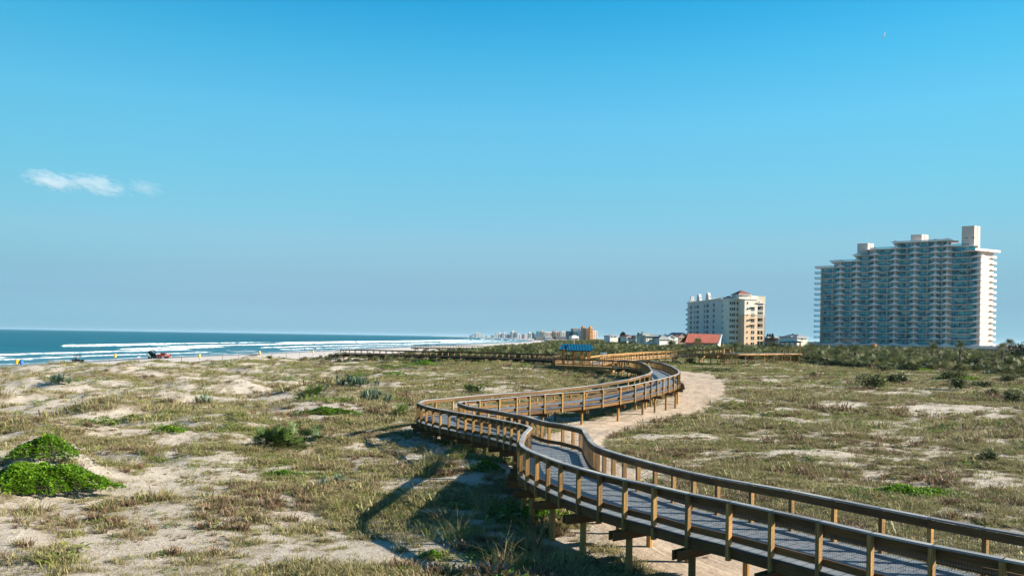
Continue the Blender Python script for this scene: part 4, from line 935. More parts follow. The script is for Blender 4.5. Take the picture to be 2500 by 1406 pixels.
def conifer(px, pyt, pyb, D, label, wd=1.6):
    a = at(px, pyb, D); t_ = at(px, pyt, D).z; e_ = empty('norfolk_pine', (a.x, a.y, Hs(a.x, a.y)), label, 'tree'); zb = Hs(a.x, a.y); h_ = t_-zb
    m = MB(); m.tube([(a.x, a.y, zb-.2), (a.x, a.y, t_)], [.3, .06], 6); m.build('trunk', M['bark'], e_); m = MB(); r = random.Random(int(px))
    for k in range(420):
        f = r.random()**.8; zz_ = t_-f*h_*.75; R_2 = wd*(.12+f)*r.uniform(.3, 1); az = r.uniform(0, 2*PI); p = Vector((a.x+math.cos(az)*R_2, a.y+math.sin(az)*R_2, zz_)); u = rotv(None, r.uniform(0, 6.28), r.uniform(-.4, .6))*.35*wd/1.6; v = Vector((0, 0, .16))*wd
        m.poly([p-u, p+v*.5, p+u, p-v*.5], 0, r.random()*.6)
    m.build('crown', M['darkleaf'], e_)
for a, b, lb, wd in ((1520.5, 810.5, 'broad dark conifer left of the pinkish roofed house', 4.5), (1558, 811.5, 'small dark conifer behind the white flat roofed house, leftmost of three', 2.0), (1562.5, 813.5, 'small dark conifer behind the white flat roofed house, middle of three', 1.8), (1567.5, 809.5, 'slim tall conifer behind the white flat roofed house, right of three', 1.8), (1654, 813.5, 'small dark conifer left of the grey gabled house', 2.2), (1624, 814.5, 'faint far conifer above the pale grey roof', 1.6)):
    conifer(a, b, 828, 560, lb, wd)
for a, b, lb in ((1874, 814.5, 'leftmost of three small trees right of the apartment block'), (1880, 815, 'middle one of three small trees right of the apartment block'), (1886, 814, 'rightmost of three small trees right of the apartment block'), (1935, 814, 'round dark treetop left of the yellow walled house')):
    conifer(a, b, 828, 520, lb, 2.4)
# oak trees at the right edge
OK = bushM(81, 4.2, 5.5, 2600, .42, M['darkleaf'], 16, core=True)
for i, (a, b, D, s, lb) in enumerate(((2492, 858, 240, 1.0, 'dark oak cut by the right edge of the view'), (2478, 862, 225, .62, 'smaller dark tree left of the oak at the right edge'), (1885, 858, 300, .7, 'dark tree mass right of the cream apartment block'), (1905, 856, 310, .62, 'dark tree mass left of the pavilion roof'), (1990, 850, 330, .6, 'grey-green tree between the yellow walled house and the tower'))):
    p = at(a, b, D); e_ = empty('oak_tree', (p.x, p.y, Hs(p.x, p.y)), lb, 'tree'); o = bpy.data.objects.new('crown', OK); COL.objects.link(o); o.parent = e_
    o.location = (0, 0, .6); m = MB(); m.tube([(p.x, p.y, Hs(p.x, p.y)-.3), (p.x, p.y, Hs(p.x, p.y)+3*s)], [.3*s, .2*s], 7); tr = m.build('trunk', M['bark'], e_)
    o.scale = (s,)*3; o.rotation_euler.z = i*1.3

# ------------------------------------------------------------------ the beige tower
ZB = 5.9; FH = 3.02
XR = (2392-CX)/F*396; TR = Vector((XR, 396, 0)); TL = Vector(((2001-CX)/F*437, 437, 0))
U = (TR-TL); LT = U.length; U = U/LT; Vn = Vector((-U.y, U.x, 0))
if Vn.y < 0: Vn = -Vn
E_ = Vector((.90, .436, 0)).normalized()
def fa(px):                              # pixel column -> metres along the facade
    X, _ = ray(px, 720); # point TL+U*a with x/y = X
    return (X*TL.y-TL.x)/(U.x-X*U.y)
tw = empty('condo_tower', (TL.x, TL.y, ZB), 'wide stepped beige tower with teal windows and rows of white balconies', 'apartment tower')
cols = [fa(v_) for v_ in (2003, 2051, 2090, 2134, 2184, 2232, 2282, 2311, 2392)]; cols[0] = 0.0; cols[-1] = LT
segs = [(fa(2001), fa(2034), 14), (fa(2034), fa(2090), 15), (fa(2090), fa(2120), 16), (fa(2120), fa(2186), 17), (fa(2186), fa(2318), 18), (fa(2318), fa(2366), 17), (fa(2366), LT, 16)]
segs[0] = (0.0, segs[0][1], 14)
DP = 13.0; RE = 1.9
m = MB()
for a0, a1, nf in segs: m.obox(TL, U, Vn, a0, a1, RE, DP, ZB-3, ZB+nf*FH, tint=.5)
EW = 11.6
def wedge(m, z0, z1, s0=0.0, s1=EW, inn=3.0, mt=0):
    A = TR+E_*s0; B = TR+E_*s1; Cc = B-U*inn; Dd = A-U*inn
    if (B-A).cross(Dd-A).z < 0: ring = [A, Dd, Cc, B]
    else: ring = [A, B, Cc, Dd]
    lo = [Vector((p.x, p.y, z0)) for p in ring]; hi = [Vector((p.x, p.y, z1)) for p in ring]
    m.poly(lo[::-1], mt, .5); m.poly(hi, mt, .5)
    for i in range(4): j = (i+1) % 4; m.poly([lo[i], lo[j], hi[j], hi[i]], mt, .5)
TRr = TR.copy(); TR = TR+Vn*1.9-U*.05; wedge(m, ZB-3, ZB+16*FH, 0, EW-1.2, 6); TR = TRr
m.build('wall', M['tower'], tw)
def nfl(a):
    for a0, a1, nf in segs:
        if a < a1: return nf
    return 16
for f in range(19):                      # floor slabs with their balcony edge
    ok = [s_ for s_ in segs if s_[2] >= f]
    if not ok: continue
    a0 = ok[0][0]; a1 = ok[-1][1]; z_ = ZB+f*FH; oh = .0
    m = MB(); top = [s_ for s_ in segs if s_[2] == f]
    m.obox(TL, U, Vn, a0-(1.2 if top or f < 15 else 0), a1+(1.4 if f > 15 else 0), -.35, RE+.02, z_-.09, z_+.08, tint=.5)
    if f <= 14: m.obox(TL, U, Vn, a0-3.4, a0+.1, 1.0, 4.5, z_-.12, z_+.10, tint=.5)
    if f in (16, 17, 18): m.obox(TL, U, Vn, a1-5, a1+3.4, RE, DP-1, z_-.17, z_+.12, tint=.5)
    if top:
        for s_ in top: m.obox(TL, U, Vn, s_[0]-(1.8 if s_ is ok[0] else 0), s_[1], RE+.02, DP+.2, z_-.1, z_+.11, tint=.5)
    m.build('floor_slab', M['towerslab'], tw)
    # glass railing
    if f < 18:
        m = MB(); up_ = [s_ for s_ in segs if s_[2] >= f+0]
        m.obox(TL, U, Vn, a0+.3, a1-.2, -.30, -.25, z_+.14, z_+1.12, tint=.5); m.build('balcony_railing', M['rail'], tw)
    if f <= 14:
        m = MB(); m.obox(TL, U, Vn, a0-3.4, a0-.1, 1.0, 1.06, z_+.13, z_+1.1); m.obox(TL, U, Vn, a0-3.4, a0-3.33, 1.06, 4.5, z_+.13, z_+1.1); m.build('side_railing', M['rail'] if f < 14 else M['towerslab'], tw)
# windows: one object per bay and floor
allw = []
WSP = []
for i in range(8):
    c0_, c1_ = cols[i], cols[i+1]
    for f in range(18):
        mid = (c0_+c1_)/2; nf = nfl(mid)
        if f >= nf: continue
        allw.append((i, f, c0_, c1_))
r_ = random.Random(5)
def winbay(m, i, f, c0_, c1_):
    z0_ = ZB+f*FH+.18; z1_ = ZB+f*FH+2.62; W_ = c1_-c0_; q0 = c0_+W_*.14; q1 = c1_-W_*.08
    pier = q0+(q1-q0)*(.60 if i % 2 else .56)
    for s0_, s1_ in ((q0, pier-.35), (pier+.35, q1)):
        n_ = max(2, int((s1_-s0_)/1.05)); 
        for k in range(n_):
            x0_ = s0_+(s1_-s0_)*k/n_; x1_ = s0_+(s1_-s0_)*(k+1)/n_-.07
            m.obox(TL, U, Vn, x0_, x1_, RE-.05, RE+.04, z0_, z1_, tint=.5)
for i, f, c0_, c1_ in sorted(allw, key=lambda q: (-q[0], q[1]))[:100]:
    m = MB(); winbay(m, i, f, c0_, c1_); m.build('window', M['teal'], tw)
m = MB()
for i, f, c0_, c1_ in sorted(allw, key=lambda q: (-q[0], q[1]))[100:]: winbay(m, i, f, c0_, c1_)
m.build('window', M['teal'], tw)['kind'] = 'stuff'
# fins and stepped parapets on column lines
m = MB()
for i in range(1, 8):
    a = cols[i]; nf = max(nfl(a-1), nfl(a+1)); m.obox(TL, U, Vn, a-.28, a+.28, -.2, RE, ZB-.5, ZB+min(nf, 18)*FH-.2, tint=.5)
m.obox(TL, U, Vn, 0, .5, .3, RE, ZB, ZB+14*FH, tint=.5); m.obox(TL, U, Vn, LT-.9, LT, .0, RE, ZB, ZB+16*FH-.2, tint=.5)
m.build('column', M['tower'], tw)
par = []
for i in range(1, 8):
    a = cols[i]; nf = max(nfl(a-1), nfl(a+1))
    for f in range(0, nf+1): par.append((a, f))
def stepped(m, a, f):
    z_ = ZB+f*FH+.14; z0_ = z_
    for w_, h_ in ((2.4, .3), (1.7, .58), (1.05, .86), (.5, 1.1)): m.obox(TL, U, Vn, a-w_, a+w_, -.43, -.31, z0_, z_+h_, tint=.5); z0_ = z_+h_
for a, f in sorted(par, key=lambda q: (-q[0], q[1]))[:100]: m = MB(); stepped(m, a, f); m.build('stepped_parapet', M['towerslab'], tw)
m = MB()
for a, f in sorted(par, key=lambda q: (-q[0], q[1]))[100:]: stepped(m, a, f)
m.build('stepped_parapet', M['towerslab'], tw)['kind'] = 'stuff'
# corner panels, end face balconies
for f in range(0, 16):
    z_ = ZB+f*FH
    m = MB(); b = TR; w_ = 4.6                      # slanted white panel at the right corner
    P_ = [TR-U*w_-Vn*.42, TR-Vn*.42, TR-Vn*.42, TR-U*w_*.25-Vn*.42]
    q = [Vector((P_[0].x, P_[0].y, z_+.14)), Vector((P_[1].x, P_[1].y, z_+.14)), Vector((P_[2].x, P_[2].y, z_+1.15)), Vector((P_[3].x, P_[3].y, z_+1.15))]
    bk = [p+Vn*.12 for p in q]; m.poly(q, 0, .5); m.poly(bk[::-1], 0, .5)
    for i in range(4): j = (i+1) % 4; m.poly([q[i], bk[i], bk[j], q[j]], 0, .5)
    m.build('corner_panel', M['towerslab'], tw)
    m = MB(); A = TR+E_*0; B = TR+E_*1.3
    No = Vector((E_.y, -E_.x, 0))
    m.obox(TR-No*0, E_, -No, -.1, 1.7, -.7, 1.9, z_-.15, z_+.13, tint=.5); m.obox(TR, E_, -No, .2, 1.7, -.7, -.6, z_+.13, z_+1.0, tint=.5)
    m.obox(TR, E_, -No, EW-2.3, EW+1.6, .2, 3.2, z_-.15, z_+.13, tint=.5); m.obox(TR, E_, -No, EW-.6, EW+1.6, .2, .3, z_+.13, z_+1.05, tint=.5)
    m.build('end_balcony', M['towerslab'], tw)
No = Vector((E_.y, -E_.x, 0)); m = MB(); m.obox(TR, E_, -No, EW-1.5, EW-.6, 1.1, 3.5, ZB-1, ZB+16*FH, tint=.5); m.obox(TR, E_, -No, -.2, .9, .7, 1.9, ZB-1, ZB+16*FH-.3, tint=.5); m.build('end_pier', M['tower'], tw)
m = MB(); m.obox(TR, E_, -No, -6, EW+2.5, -1.0, 6, ZB+16*FH-.16, ZB+16*FH+.14, tint=.5); m.obox(TR, E_, -No, -6, EW+2.5, -1.0, -.9, ZB+16*FH+.14, ZB+16*FH+1.0, tint=.5); m.build('roof_terrace', M['towerslab'], tw)
m = MB(); m.obox(TL, U, Vn, -2.2, segs[0][1], -.4, -.3, ZB+14*FH+.14, ZB+14*FH+1.0); m.obox(TL, U, Vn, segs[1][0]-2, segs[1][0]+5, -.4, -.3, ZB+15*FH+.14, ZB+15*FH+1.0)
m.obox(TL, U, Vn, segs[4][0]-1.5, segs[4][1], -.4, -.3, ZB+18*FH+.14, ZB+18*FH+.85); m.build('roof_parapet', M['towerslab'], tw)
for (a, b, yt, zb, dpt, lb) in ((2089, 2115, 593.5, 15, 9, 0), (2220, 2247, 572, 18, 10, 0), (2345, 2376, 551, 16, 9, 0)):
    a0, a1 = fa(a), fa(b); p = TL+U*(a1)+Vn*3; zt = at(b, yt, p.y).z
    m = MB(); m.obox(TL, U, Vn, a0, a1, 3, 3+dpt, ZB+zb*FH, zt, tint=.5)
    A = TL+U*a1+Vn*3.2; m.obox(A, E_, -No, -.3, {2115: 4.6, 2247: 5.2, 2376: 4.7}[b], -.0, 6, ZB+zb*FH, zt-.003, tint=.5); m.build('penthouse_block', M['tower'], tw)
    m = MB(); m.obox(A, E_, -No, 2.1, 2.4, -.06, .02, ZB+zb*FH, zt-.2); m.build('downpipe', M['tan'], tw)
    if b == 2376:
        m = MB()
        for q_ in (a0+1.5, a0+4.5): m.obox(TL, U, Vn, q_, q_+1.4, 2.93, 3.02, zt-6.3, zt-6.0)
        m.build('vent_slot', M['black'], tw)
# podium
m = MB(); m.obox(TL, U, Vn, -14, LT+12, -9, 16, 1.0, ZB-.45, tint=.5); m.build('podium', M['tan'], tw)
m = MB(); m.obox(TL, U, Vn, -14.1, LT+12.1, -9.15, -8.9, ZB-1.3, ZB+.15, tint=.5); m.build('podium_parapet', M['white'], tw)
m = MB()
for a in (fa(2185), fa(2232), fa(2262)):
    for w_, h_ in ((2.6, .5), (1.8, .9), (1.0, 1.3)): m.obox(TL, U, Vn, a-w_, a+w_, -9.32, -9.2, ZB-1.3, ZB-1.25+h_)
m.build('podium_ornament', M['grey'], tw)
m = MB()
for s_, dx in ((0, 0), (1, 3.0)):
    a = at(2122+11*s_, 838, 392); pts = [at(2120+9*s_, 863, 385), at(2131+9*s_, 861, 385), at(2135+9*s_, 850, 388), at(2141+2*s_, 836.5, 391), at(2137+2*s_, 838, 391), at(2131+4*s_, 849, 388), at(2124+6*s_, 855, 386)]
    bk = [p+Vector((.0, .9, 0)) for p in pts]
    if s_ == 0:
        m.poly(pts, 0, .5); m.poly(bk[::-1], 0, .5)
        for i in range(len(pts)): j = (i+1) % len(pts); m.poly([pts[i], bk[i], bk[j], pts[j]], 0, .5)
for i in range(7): p = at(2121+i*2.2, 862-i*3.2, 384); m.box((p.x, p.y, p.z-1), (1.4, 2.5, 2.6), ang=.3)
tag(m.build('stair_wall', M['orange']), 'bright orange stepped stair wall rising to the tower podium', 'stairs')

# ------------------------------------------------------------------ cream and peach apartment block
BZ = 3.6; bf = 3.0
ab = empty('apartment_block', (125, 410, BZ), 'cream and peach apartment block with a dark red hipped tower roof', 'apartment block')
def PX(px, D): return at(px, 800, D).x
W_ = lambda nm, mt, fn: (lambda m: (fn(m), m.build(nm, mt, ab))[1])(MB())
# left wing receding from (1777,405) to (1690,470)
a0_ = Vector((PX(1777, 407), 407, 0)); b0_ = Vector((PX(1678, 472), 472, 0)); Uw = (b0_-a0_); Lw = Uw.length; Uw /= Lw; Nw = Vector((Uw.y, -Uw.x, 0))
if Nw.x > 0: Nw = -Nw                    # outward, to the left
zt1 = at(1745, 728, 425).z; zt2 = at(1700, 731, 455).z; nfl2 = 8
W_('wing', M['grey'], lambda m: (m.obox(a0_, Uw, -Nw, 9, Lw, 0, 20, BZ-2, zt1-.8, tint=.5), m.obox(a0_, Uw, -Nw, 0, 9, 2.6, 20, BZ-2, zt1-2.2, tint=.5)))
W_('wing_parapet', M['cream'], lambda m: (m.obox(a0_, Uw, -Nw, 0, Lw+.2, 3.5, 20.2, zt1-2.2, zt1+.6, tint=.5), m.obox(a0_, Uw, -Nw, 8.8, Lw+.2, -.5, -.02, zt1-1.0, zt1-.3, tint=.5)))
end = MB(); e0 = b0_; 
end.obox(e0, Uw, -Nw, 0.02, 3.5, 2, 18, BZ-2, zt2-1.5, tint=.5); end.build('end_bay', M['grey'], ab)
def gable(a):
    m = MB(); prof = [(-3.0, -1.0), (3.0, -1.0), (3.0, .6), (2.2, 1.2), (2.0, 2.6), (1.4, 3.5), (.6, 4.3), (-.6, 4.3), (-1.4, 3.5), (-2.0, 2.6), (-2.2, 1.2), (-3.0, .6)]
    fr = [a0_+Uw*(a+u_*.95)+Nw*.45+Vector((0, 0, zt1-.6+v_)) for u_, v_ in prof]; bk = [p-Nw*1.6 for p in fr]
    m.poly(fr, 0, .5); m.poly(bk[::-1], 0, .5)
    for i in range(len(fr)): j = (i+1) % len(fr); m.poly([fr[i], bk[i], bk[j], fr[j]], 1, .5)
    m.build('scrolled_gable', [M['grey'], M['white']], ab)
gable(Lw*.47); gable(Lw*.70)
m = MB(); m.obox(e0, Uw, -Nw, .4, 2.5, 1.5, 5.5, zt2-1.5, zt2+.4); m.obox(e0, Uw, -Nw, .9, 2.2, 2.2, 4.4, zt2+.4, zt2+2.9); m.build('end_gable', M['white'], ab)
wn = []
def win(O, Ud, Nd, a, w_, z_, h_, mat='dark', nm='window', off=.04):
    m = MB(); m.obox(O, Ud, Nd, a-w_/2, a+w_/2, -off, .1, z_, z_+h_, 0, .5)
    if w_ > 1.0: m.obox(O, Ud, Nd, a-.05, a+.05, -off-.03, -off-.005, z_, z_+h_, 1, .5)
    m.obox(O, Ud, Nd, a-w_/2-.12, a+w_/2+.12, -off-.10, -off-.0, z_-.16, z_-.01, 1, .5)
    m.build(nm, [M[mat], M['towerslab']], ab)
for f in range(7):
    z_ = BZ+1.0+f*bf+3.0*0
    for a, w2 in ((Lw*.32, 2.6), (Lw*.47, 3.6), (Lw*.545, 1.8), (Lw*.72, 3.8), (Lw*.80, 1.8), (Lw*.90, 3.2)):
        win(a0_, Uw, -Nw, a, w2, z_+.2+2.2, 1.9, 'shade')
# balcony recess next to the corner (dark), glass rails
for f in range(8):
    z_ = BZ+f*bf
    m = MB(); m.obox(a0_, Uw, -Nw, 0.1, 9, 0, 2.6, z_-.12, z_+.14, tint=.5); m.obox(a0_, Uw, -Nw, 4.3, 4.7, .05, .2, z_+.14, z_+1.2); m.build('balcony', M['towerslab'], ab)
    m = MB(); m.obox(a0_, Uw, -Nw, 0.1, 9, -.0, .05, z_+.14, z_+1.1, tint=.5); m.build('balcony_glass', M['rail'], ab)
    m = MB(); m.obox(a0_, Uw, -Nw, .8, 8.2, 2.5, 2.62, z_+.14, z_+2.4, tint=.5); m.build('balcony_door', M['shade'], ab)
    m = MB(); m.obox(e0, Uw, -Nw, .0, 3.4, -.0, 2, z_-.12, z_+.14, tint=.5); m.obox(e0, Uw, -Nw, .0, 3.4, .0, .06, z_+.14, z_+1.0, tint=.5); m.build('balcony', M['grey'], ab)
    m = MB(); m.obox(e0, Uw, -Nw, .5, 3.2, 1.9, 2.04, z_+.14, z_+2.4, tint=.5); m.build('balcony_door', M['shade'], ab)
# centre (shaded recess) and right block
Uf = Vector((math.cos(.26), math.sin(.26), 0)); Nf = Vector((-Uf.y, Uf.x, 0))
cL = Vector((PX(1776, 404), 404, 0)); wc = PX(1817, 402)-PX(1777, 407)+.3; ztc = at(1795, 728, 405).z
W_('centre_bay', M['cream'], lambda m: (m.obox(cL, Uf, Nf, 0, wc+.8, 0, 2.2, BZ-2, ztc, tint=.5), m.obox(cL, Vector((1, 0, 0)), Vector((0, 1, 0)), .4, wc+3, 2, 16, BZ-2, ztc-.02, tint=.5)))
rb = Vector((PX(1817, 400), 400, 0)); wr_ = 11.3; z5 = BZ+5*bf+1.6; ztr = at(1830, 729, 399).z
W_('lower_wall', M['peach'], lambda m: m.obox(rb, Uf, Nf, 0, wr_-3.7, 0, 9, BZ-2, z5, tint=.5))
W_('upper_wall', M['cream'], lambda m: m.obox(rb, Uf, Nf, 0, wr_-3.7, 0, 9, z5, ztr, tint=.5))
W_('string_course', M['cream'], lambda m: m.obox(rb, Uf, Nf, -.1, wr_+.1, -.15, -.01, z5-.1, z5+.25, tint=.5))
W_('side_bay_lower', M['peach'], lambda m: (m.obox(rb, Uf, Nf, wr_-3.7, wr_, 2.4, 18, BZ-2, z5, tint=.5), m.obox(rb, Uf, Nf, wr_-.5, wr_, 0, 2.4, BZ-2, z5, tint=.5), m.obox(rb, Uf, Nf, wr_-3.7, wr_-.5, 0, .5, BZ-2, BZ+.8, tint=.5), m.obox(rb, Uf, Nf, wr_-2.2, wr_-1.9, 0, .5, BZ+.8, BZ+8.6, tint=.5), m.obox(rb, Uf, Nf, wr_-3.7, wr_-.5, 0, .45, BZ+3.0, BZ+3.7, tint=.5), m.obox(rb, Uf, Nf, wr_-3.7, wr_-.5, 0, .45, BZ+5.5, BZ+6.4, tint=.5), m.obox(rb, Uf, Nf, wr_-3.7, wr_-.5, 0, .45, BZ+8.4, BZ+9.0, tint=.5)))
W_('side_bay_upper', M['cream'], lambda m: (m.obox(rb, Uf, Nf, wr_-3.7, wr_, 2.4, 18, z5, ztr-1.5, tint=.5), m.obox(rb, Uf, Nf, wr_-.4, wr_, 0, 2.4, z5, ztr-2.2, tint=.5), m.obox(rb, Uf, Nf, wr_-4.2, wr_+.5, -.5, 2.6, ztr-2.2, ztr-1.7, tint=.5), m.obox(rb, Uf, Nf, wr_-4.4, wr_-.9, 5, 9, ztr-1.5, ztr+1.9, tint=.5)))
for f in range(3, 8):
    z_ = BZ+f*bf+.2
    m = MB(); m.obox(rb, Uf, Nf, wr_-3.7, wr_-.4, -.05, 2.4, z_-.14, z_+.12, tint=.5); m.obox(rb, Uf, Nf, wr_-3.7, wr_-.4, -.02, .05, z_+.9, z_+1.0)
    for k in range(9): m.obox(rb, Uf, Nf, wr_-3.6+k*.38, wr_-3.45+k*.38, 0, .05, z_+.12, z_+.9)
    m.build('balcony', M['white'], ab)
    m = MB(); m.obox(rb, Uf, Nf, wr_-3.5, wr_-.9, 2.32, 2.44, z_+.12, z_+2.3, tint=.5); m.build('balcony_door', M['shade'], ab)
for f in range(3):
    for s_ in (wr_-2.95, wr_-1.2): m = MB(); m.obox(rb, Uf, Nf, s_-.7, s_+.6, .6, .8, BZ+.9+f*2.7, BZ+2.9+f*2.7, tint=.5); m.build('window', M['dark'], ab)
for f in range(8):
    z_ = BZ+f*bf-.1+1.0
    win(rb, Uf, Nf, 1.7, .75, z_+.1, 1.0)
    if f < 7: win(rb, Uf, Nf, 4.9, 1.9, z_-.3, 1.7)
    for k in (1.9, 3.3, 4.7): win(cL, Uf, Nf, k*.82, .8, z_-.2, 1.5)
    for k in (6.0, 7.1, 8.1): win(cL, Uf, Nf, k*.93, .75, z_-.2, 1.5)
for f in (3, 4, 6): m = MB(); m.obox(rb, Uf, Nf, 3.4, 6.2, -.9, -.02, BZ+f*bf+2.35, BZ+f*bf+2.5); m.build('window_awning', M['tan'], ab)
def hipblock(mats, O, Ud, Nd, a0, a1, b0, b1, ze, zr, nm, ovh=.5):
    m = MB(); a0 -= ovh; a1 += ovh; b0 -= ovh; b1 += ovh; g = lambda a, b, z: O+Ud*a+Nd*b+Vector((0, 0, z)); q = [g(a0, b0, ze), g(a1, b0, ze), g(a1, b1, ze), g(a0, b1, ze)]
    d_ = min(a1-a0, b1-b0)/2; r1 = g(a0+d_, (b0+b1)/2, zr); r2 = g(a1-d_, (b0+b1)/2, zr)
    if (a1-a0) < (b1-b0): r1 = g((a0+a1)/2, b0+d_, zr); r2 = g((a0+a1)/2, b1-d_, zr); F_ = ([q[0], q[1], r1], [q[1], q[2], r2, r1], [q[2], q[3], r2], [q[3], q[0], r1, r2])
    else: F_ = ([q[0], q[1], r2, r1], [q[1], q[2], r2], [q[2], q[3], r1, r2], [q[3], q[0], r1])
    for f_ in F_: m.poly(f_, 0, .5)
    m.poly(q[::-1], 0, .5); u_ = Vector((0, 0, -.3))
    for i in range(4): j = (i+1) % 4; m.poly([q[i]+u_, q[j]+u_, q[j], q[i]], 1, .5)
    return m, nm
zt3 = at(1830, 718.5, 402).z
W_('tower_block', M['cream'], lambda m: m.obox(rb, Uf, Nf, -1.8, 4.4, 2.5, 9, ztr, zt3, tint=.5))
m, nm = hipblock(None, rb, Uf, Nf, -1.8, 4.4, 2.5, 9, zt3, zt3+2.3, 'roof', .8); m.build('tower_roof', [M['roofdk'], M['white']], ab)
m, nm = hipblock(None, cL, Uf, Nf, .6, 4.2, 1.5, 6, ztc, ztc+1.3, 'roof', .3); m.build('small_roof', [M['roofdk'], M['white']], ab)
W_('cornice', M['white'], lambda m: (m.obox(cL, Uf, Nf, -.3, wc, -.35, -.01, ztc-.7, ztc+.1, tint=.5), m.obox(rb, Uf, Nf, -.2, wr_-3.6, -.3, -.01, ztr-.5, ztr+.08, tint=.5)))

# ------------------------------------------------------------------ houses
def house(name, label, px0, px1, ye, yr, yb, D, wall, roof, depth=9, ridge='hip', wins=(), base=None, ang=0, winmat='dark', ovh=.5):
    ang = .32 if not ang else ang; D = D-1.0
    p0 = at(px0, yb, D); p1 = at(px1, yb, D); zb_ = min(p0.z, p1.z)-2.5; ze = at((px0+px1)/2, ye, D).z; zr = at((px0+px1)/2, yr, D).z; w_ = p1.x-p0.x
    o = empty(name, (p0.x, D, zb_+2.5), label, 'house'); O = Vector((p0.x, D, 0)); Ud = Vector((math.cos(ang), math.sin(ang), 0)); Nd = Vector((-Ud.y, Ud.x, 0))
    m = MB(); m.obox(O, Ud, Nd, 0, w_, 0, depth, zb_, ze, tint=.5); m.build('wall', M[wall], o)
    if ridge == 'hip': m, _ = hipblock(None, O, Ud, Nd, 0, w_, 0, depth, ze, zr, '', ovh); m.build('roof', [M[roof], M['white']], o)
    elif ridge == 'flat': m = MB(); m.obox(O, Ud, Nd, -ovh, w_+ovh, -ovh, depth+ovh, ze, zr, tint=.5); m.build('roof', M[roof], o)
    elif ridge == 'gable':     # ridge along the depth, gable faces the camera
        m = MB(); g = lambda a, b, z: O+Ud*a+Nd*b+Vector((0, 0, z)); a, b = -ovh, w_+ovh
        for z0_, s_ in ((0, 1), (-.25, -1)):
            q = [g(a, -ovh, ze+z0_), g(w_/2, -ovh, zr+z0_), g(w_/2, depth, zr+z0_), g(a, depth, ze+z0_)]; q2 = [g(w_/2, -ovh, zr+z0_), g(b, -ovh, ze+z0_), g(b, depth, ze+z0_), g(w_/2, depth, zr+z0_)]
            m.poly(q if s_ < 0 else q[::-1], 0, .5); m.poly(q2 if s_ < 0 else q2[::-1], 0, .5)
        m.poly([g(a, -ovh, ze-.25), g(w_/2, -ovh, zr-.25), g(w_/2, -ovh, zr), g(a, -ovh, ze)], 0, .5); m.poly([g(w_/2, -ovh, zr-.25), g(b, -ovh, ze-.25), g(b, -ovh, ze), g(w_/2, -ovh, zr)], 0, .5)
        m.build('roof', M[roof], o); m = MB(); m.poly([g(0, 0.003, ze), g(w_, 0.003, ze), g(w_/2, 0.003, zr-.25)], 0, .5); m.build('gable_wall', M[wall], o)
    for a, b, c, d in wins:
        x0_ = at(a, yb, D).x-p0.x; x1_ = at(b, yb, D).x-p0.x; z0_ = at(a, d, D).z; z1_ = at(a, c, D).z
        m = MB(); m.obox(O, Ud, Nd, x0_, x1_, -.06, .1, z0_, z1_, 0, .5); m.obox(O, Ud, Nd, x0_-.1, x1_+.1, -.14, -.0, z0_-.12, z0_-.005, 1, .5); m.build('window', [M[winmat], M['white']], o)
    return o
house('house', 'small white house with a grey flat roof, farthest left of the houses', 1489, 1511, 819.2, 816.8, 826, 520, 'white', 'roofgrey', wins=((1492, 1496, 820, 823), (1500, 1506, 820, 823)))
house('house', 'long low cream house under a pinkish brown roof right of the broad conifer', 1530, 1552, 822, 817, 829, 500, 'cream', 'roofdk', wins=((1533, 1537, 823, 826), (1543, 1547, 823, 826)))
house('house', 'tiny white house wedged between the pinkish roof and the flat roofed house', 1552.5, 1561, 821.5, 818.5, 830, 500, 'white', 'roofwhite', ridge='flat', wins=((1554, 1557, 823, 826),))
house('house', 'rust red roof block behind the white flat roofed house', 1595, 1611, 820.5, 817, 829, 505, 'tan', 'roofdk', wins=((1604, 1607, 822, 824),))
o = house('house', 'two storey cream house with a white flat roof and shaded balconies at its left', 1577, 1604, 820.2, 818.3, 834, 380, 'cream', 'roofwhite', ridge='flat', depth=10, ovh=1.0,
      wins=((1579.5, 1581.5, 821.3, 823.3), (1586.5, 1589, 821.3, 823.3), (1596, 1599, 821.3, 823.3), (1579.5, 1581.5, 827.5, 830.5), (1586.5, 1589, 827.5, 830.5), (1596.5, 1599.5, 827.5, 830.5)))
m = MB(); p0 = at(1563, 830, 382); p1 = at(1577, 830, 382)
for z_ in (834, 826.5, 820.3): q = at(1570, z_, 382).z; m.box(((p0.x+p1.x)/2, 384, q), (p1.x-p0.x, 5, .25))
for k in range(4): m.box((p0.x+(p1.x-p0.x)*k/3.2, 381.8, (at(1570, 834, 382).z+at(1570, 820.3, 382).z)/2), (.25, .25, 3.2))
m.box(((p0.x+p1.x)/2, 388.5, at(1570, 828, 382).z), (p1.x-p0.x, 4, 3.2)); m.build('balcony', M['white'], o)
m = MB(); hp = at(1572, 814, 388); m.box((hp.x+.8, 388, hp.z-.4), (3.2, 3, 1.3)); m.build('roof_turret', M['cream'], o)
house('house', 'low house with a broad pale grey hipped roof between the flat roofed and gabled houses', 1610, 1640, 826.5, 817.5, 833, 376, 'white', 'roofgrey', depth=14, wins=((1614, 1618, 828, 831), (1621, 1626, 828, 831), (1630, 1635, 828, 831)))
house('house', 'white gabled house with a round attic window', 1631, 1649, 823.5, 817.5, 832, 384, 'white', 'roofwhite', ridge='gable', wins=((1638, 1642, 821, 823.5),))
house('house', 'tiny house with a faded red roof left of the grey gabled house', 1648, 1656, 820.5, 817, 830, 386, 'white', 'roofred', ridge='gable')
house('house', 'dark house with a grey gable roof half hidden by the apartment block', 1657, 1684, 822.8, 811.5, 832, 388, 'tan', 'roofgrey', ridge='gable', depth=12, wins=((1659, 1664, 825, 829), (1667, 1671, 825, 829)))
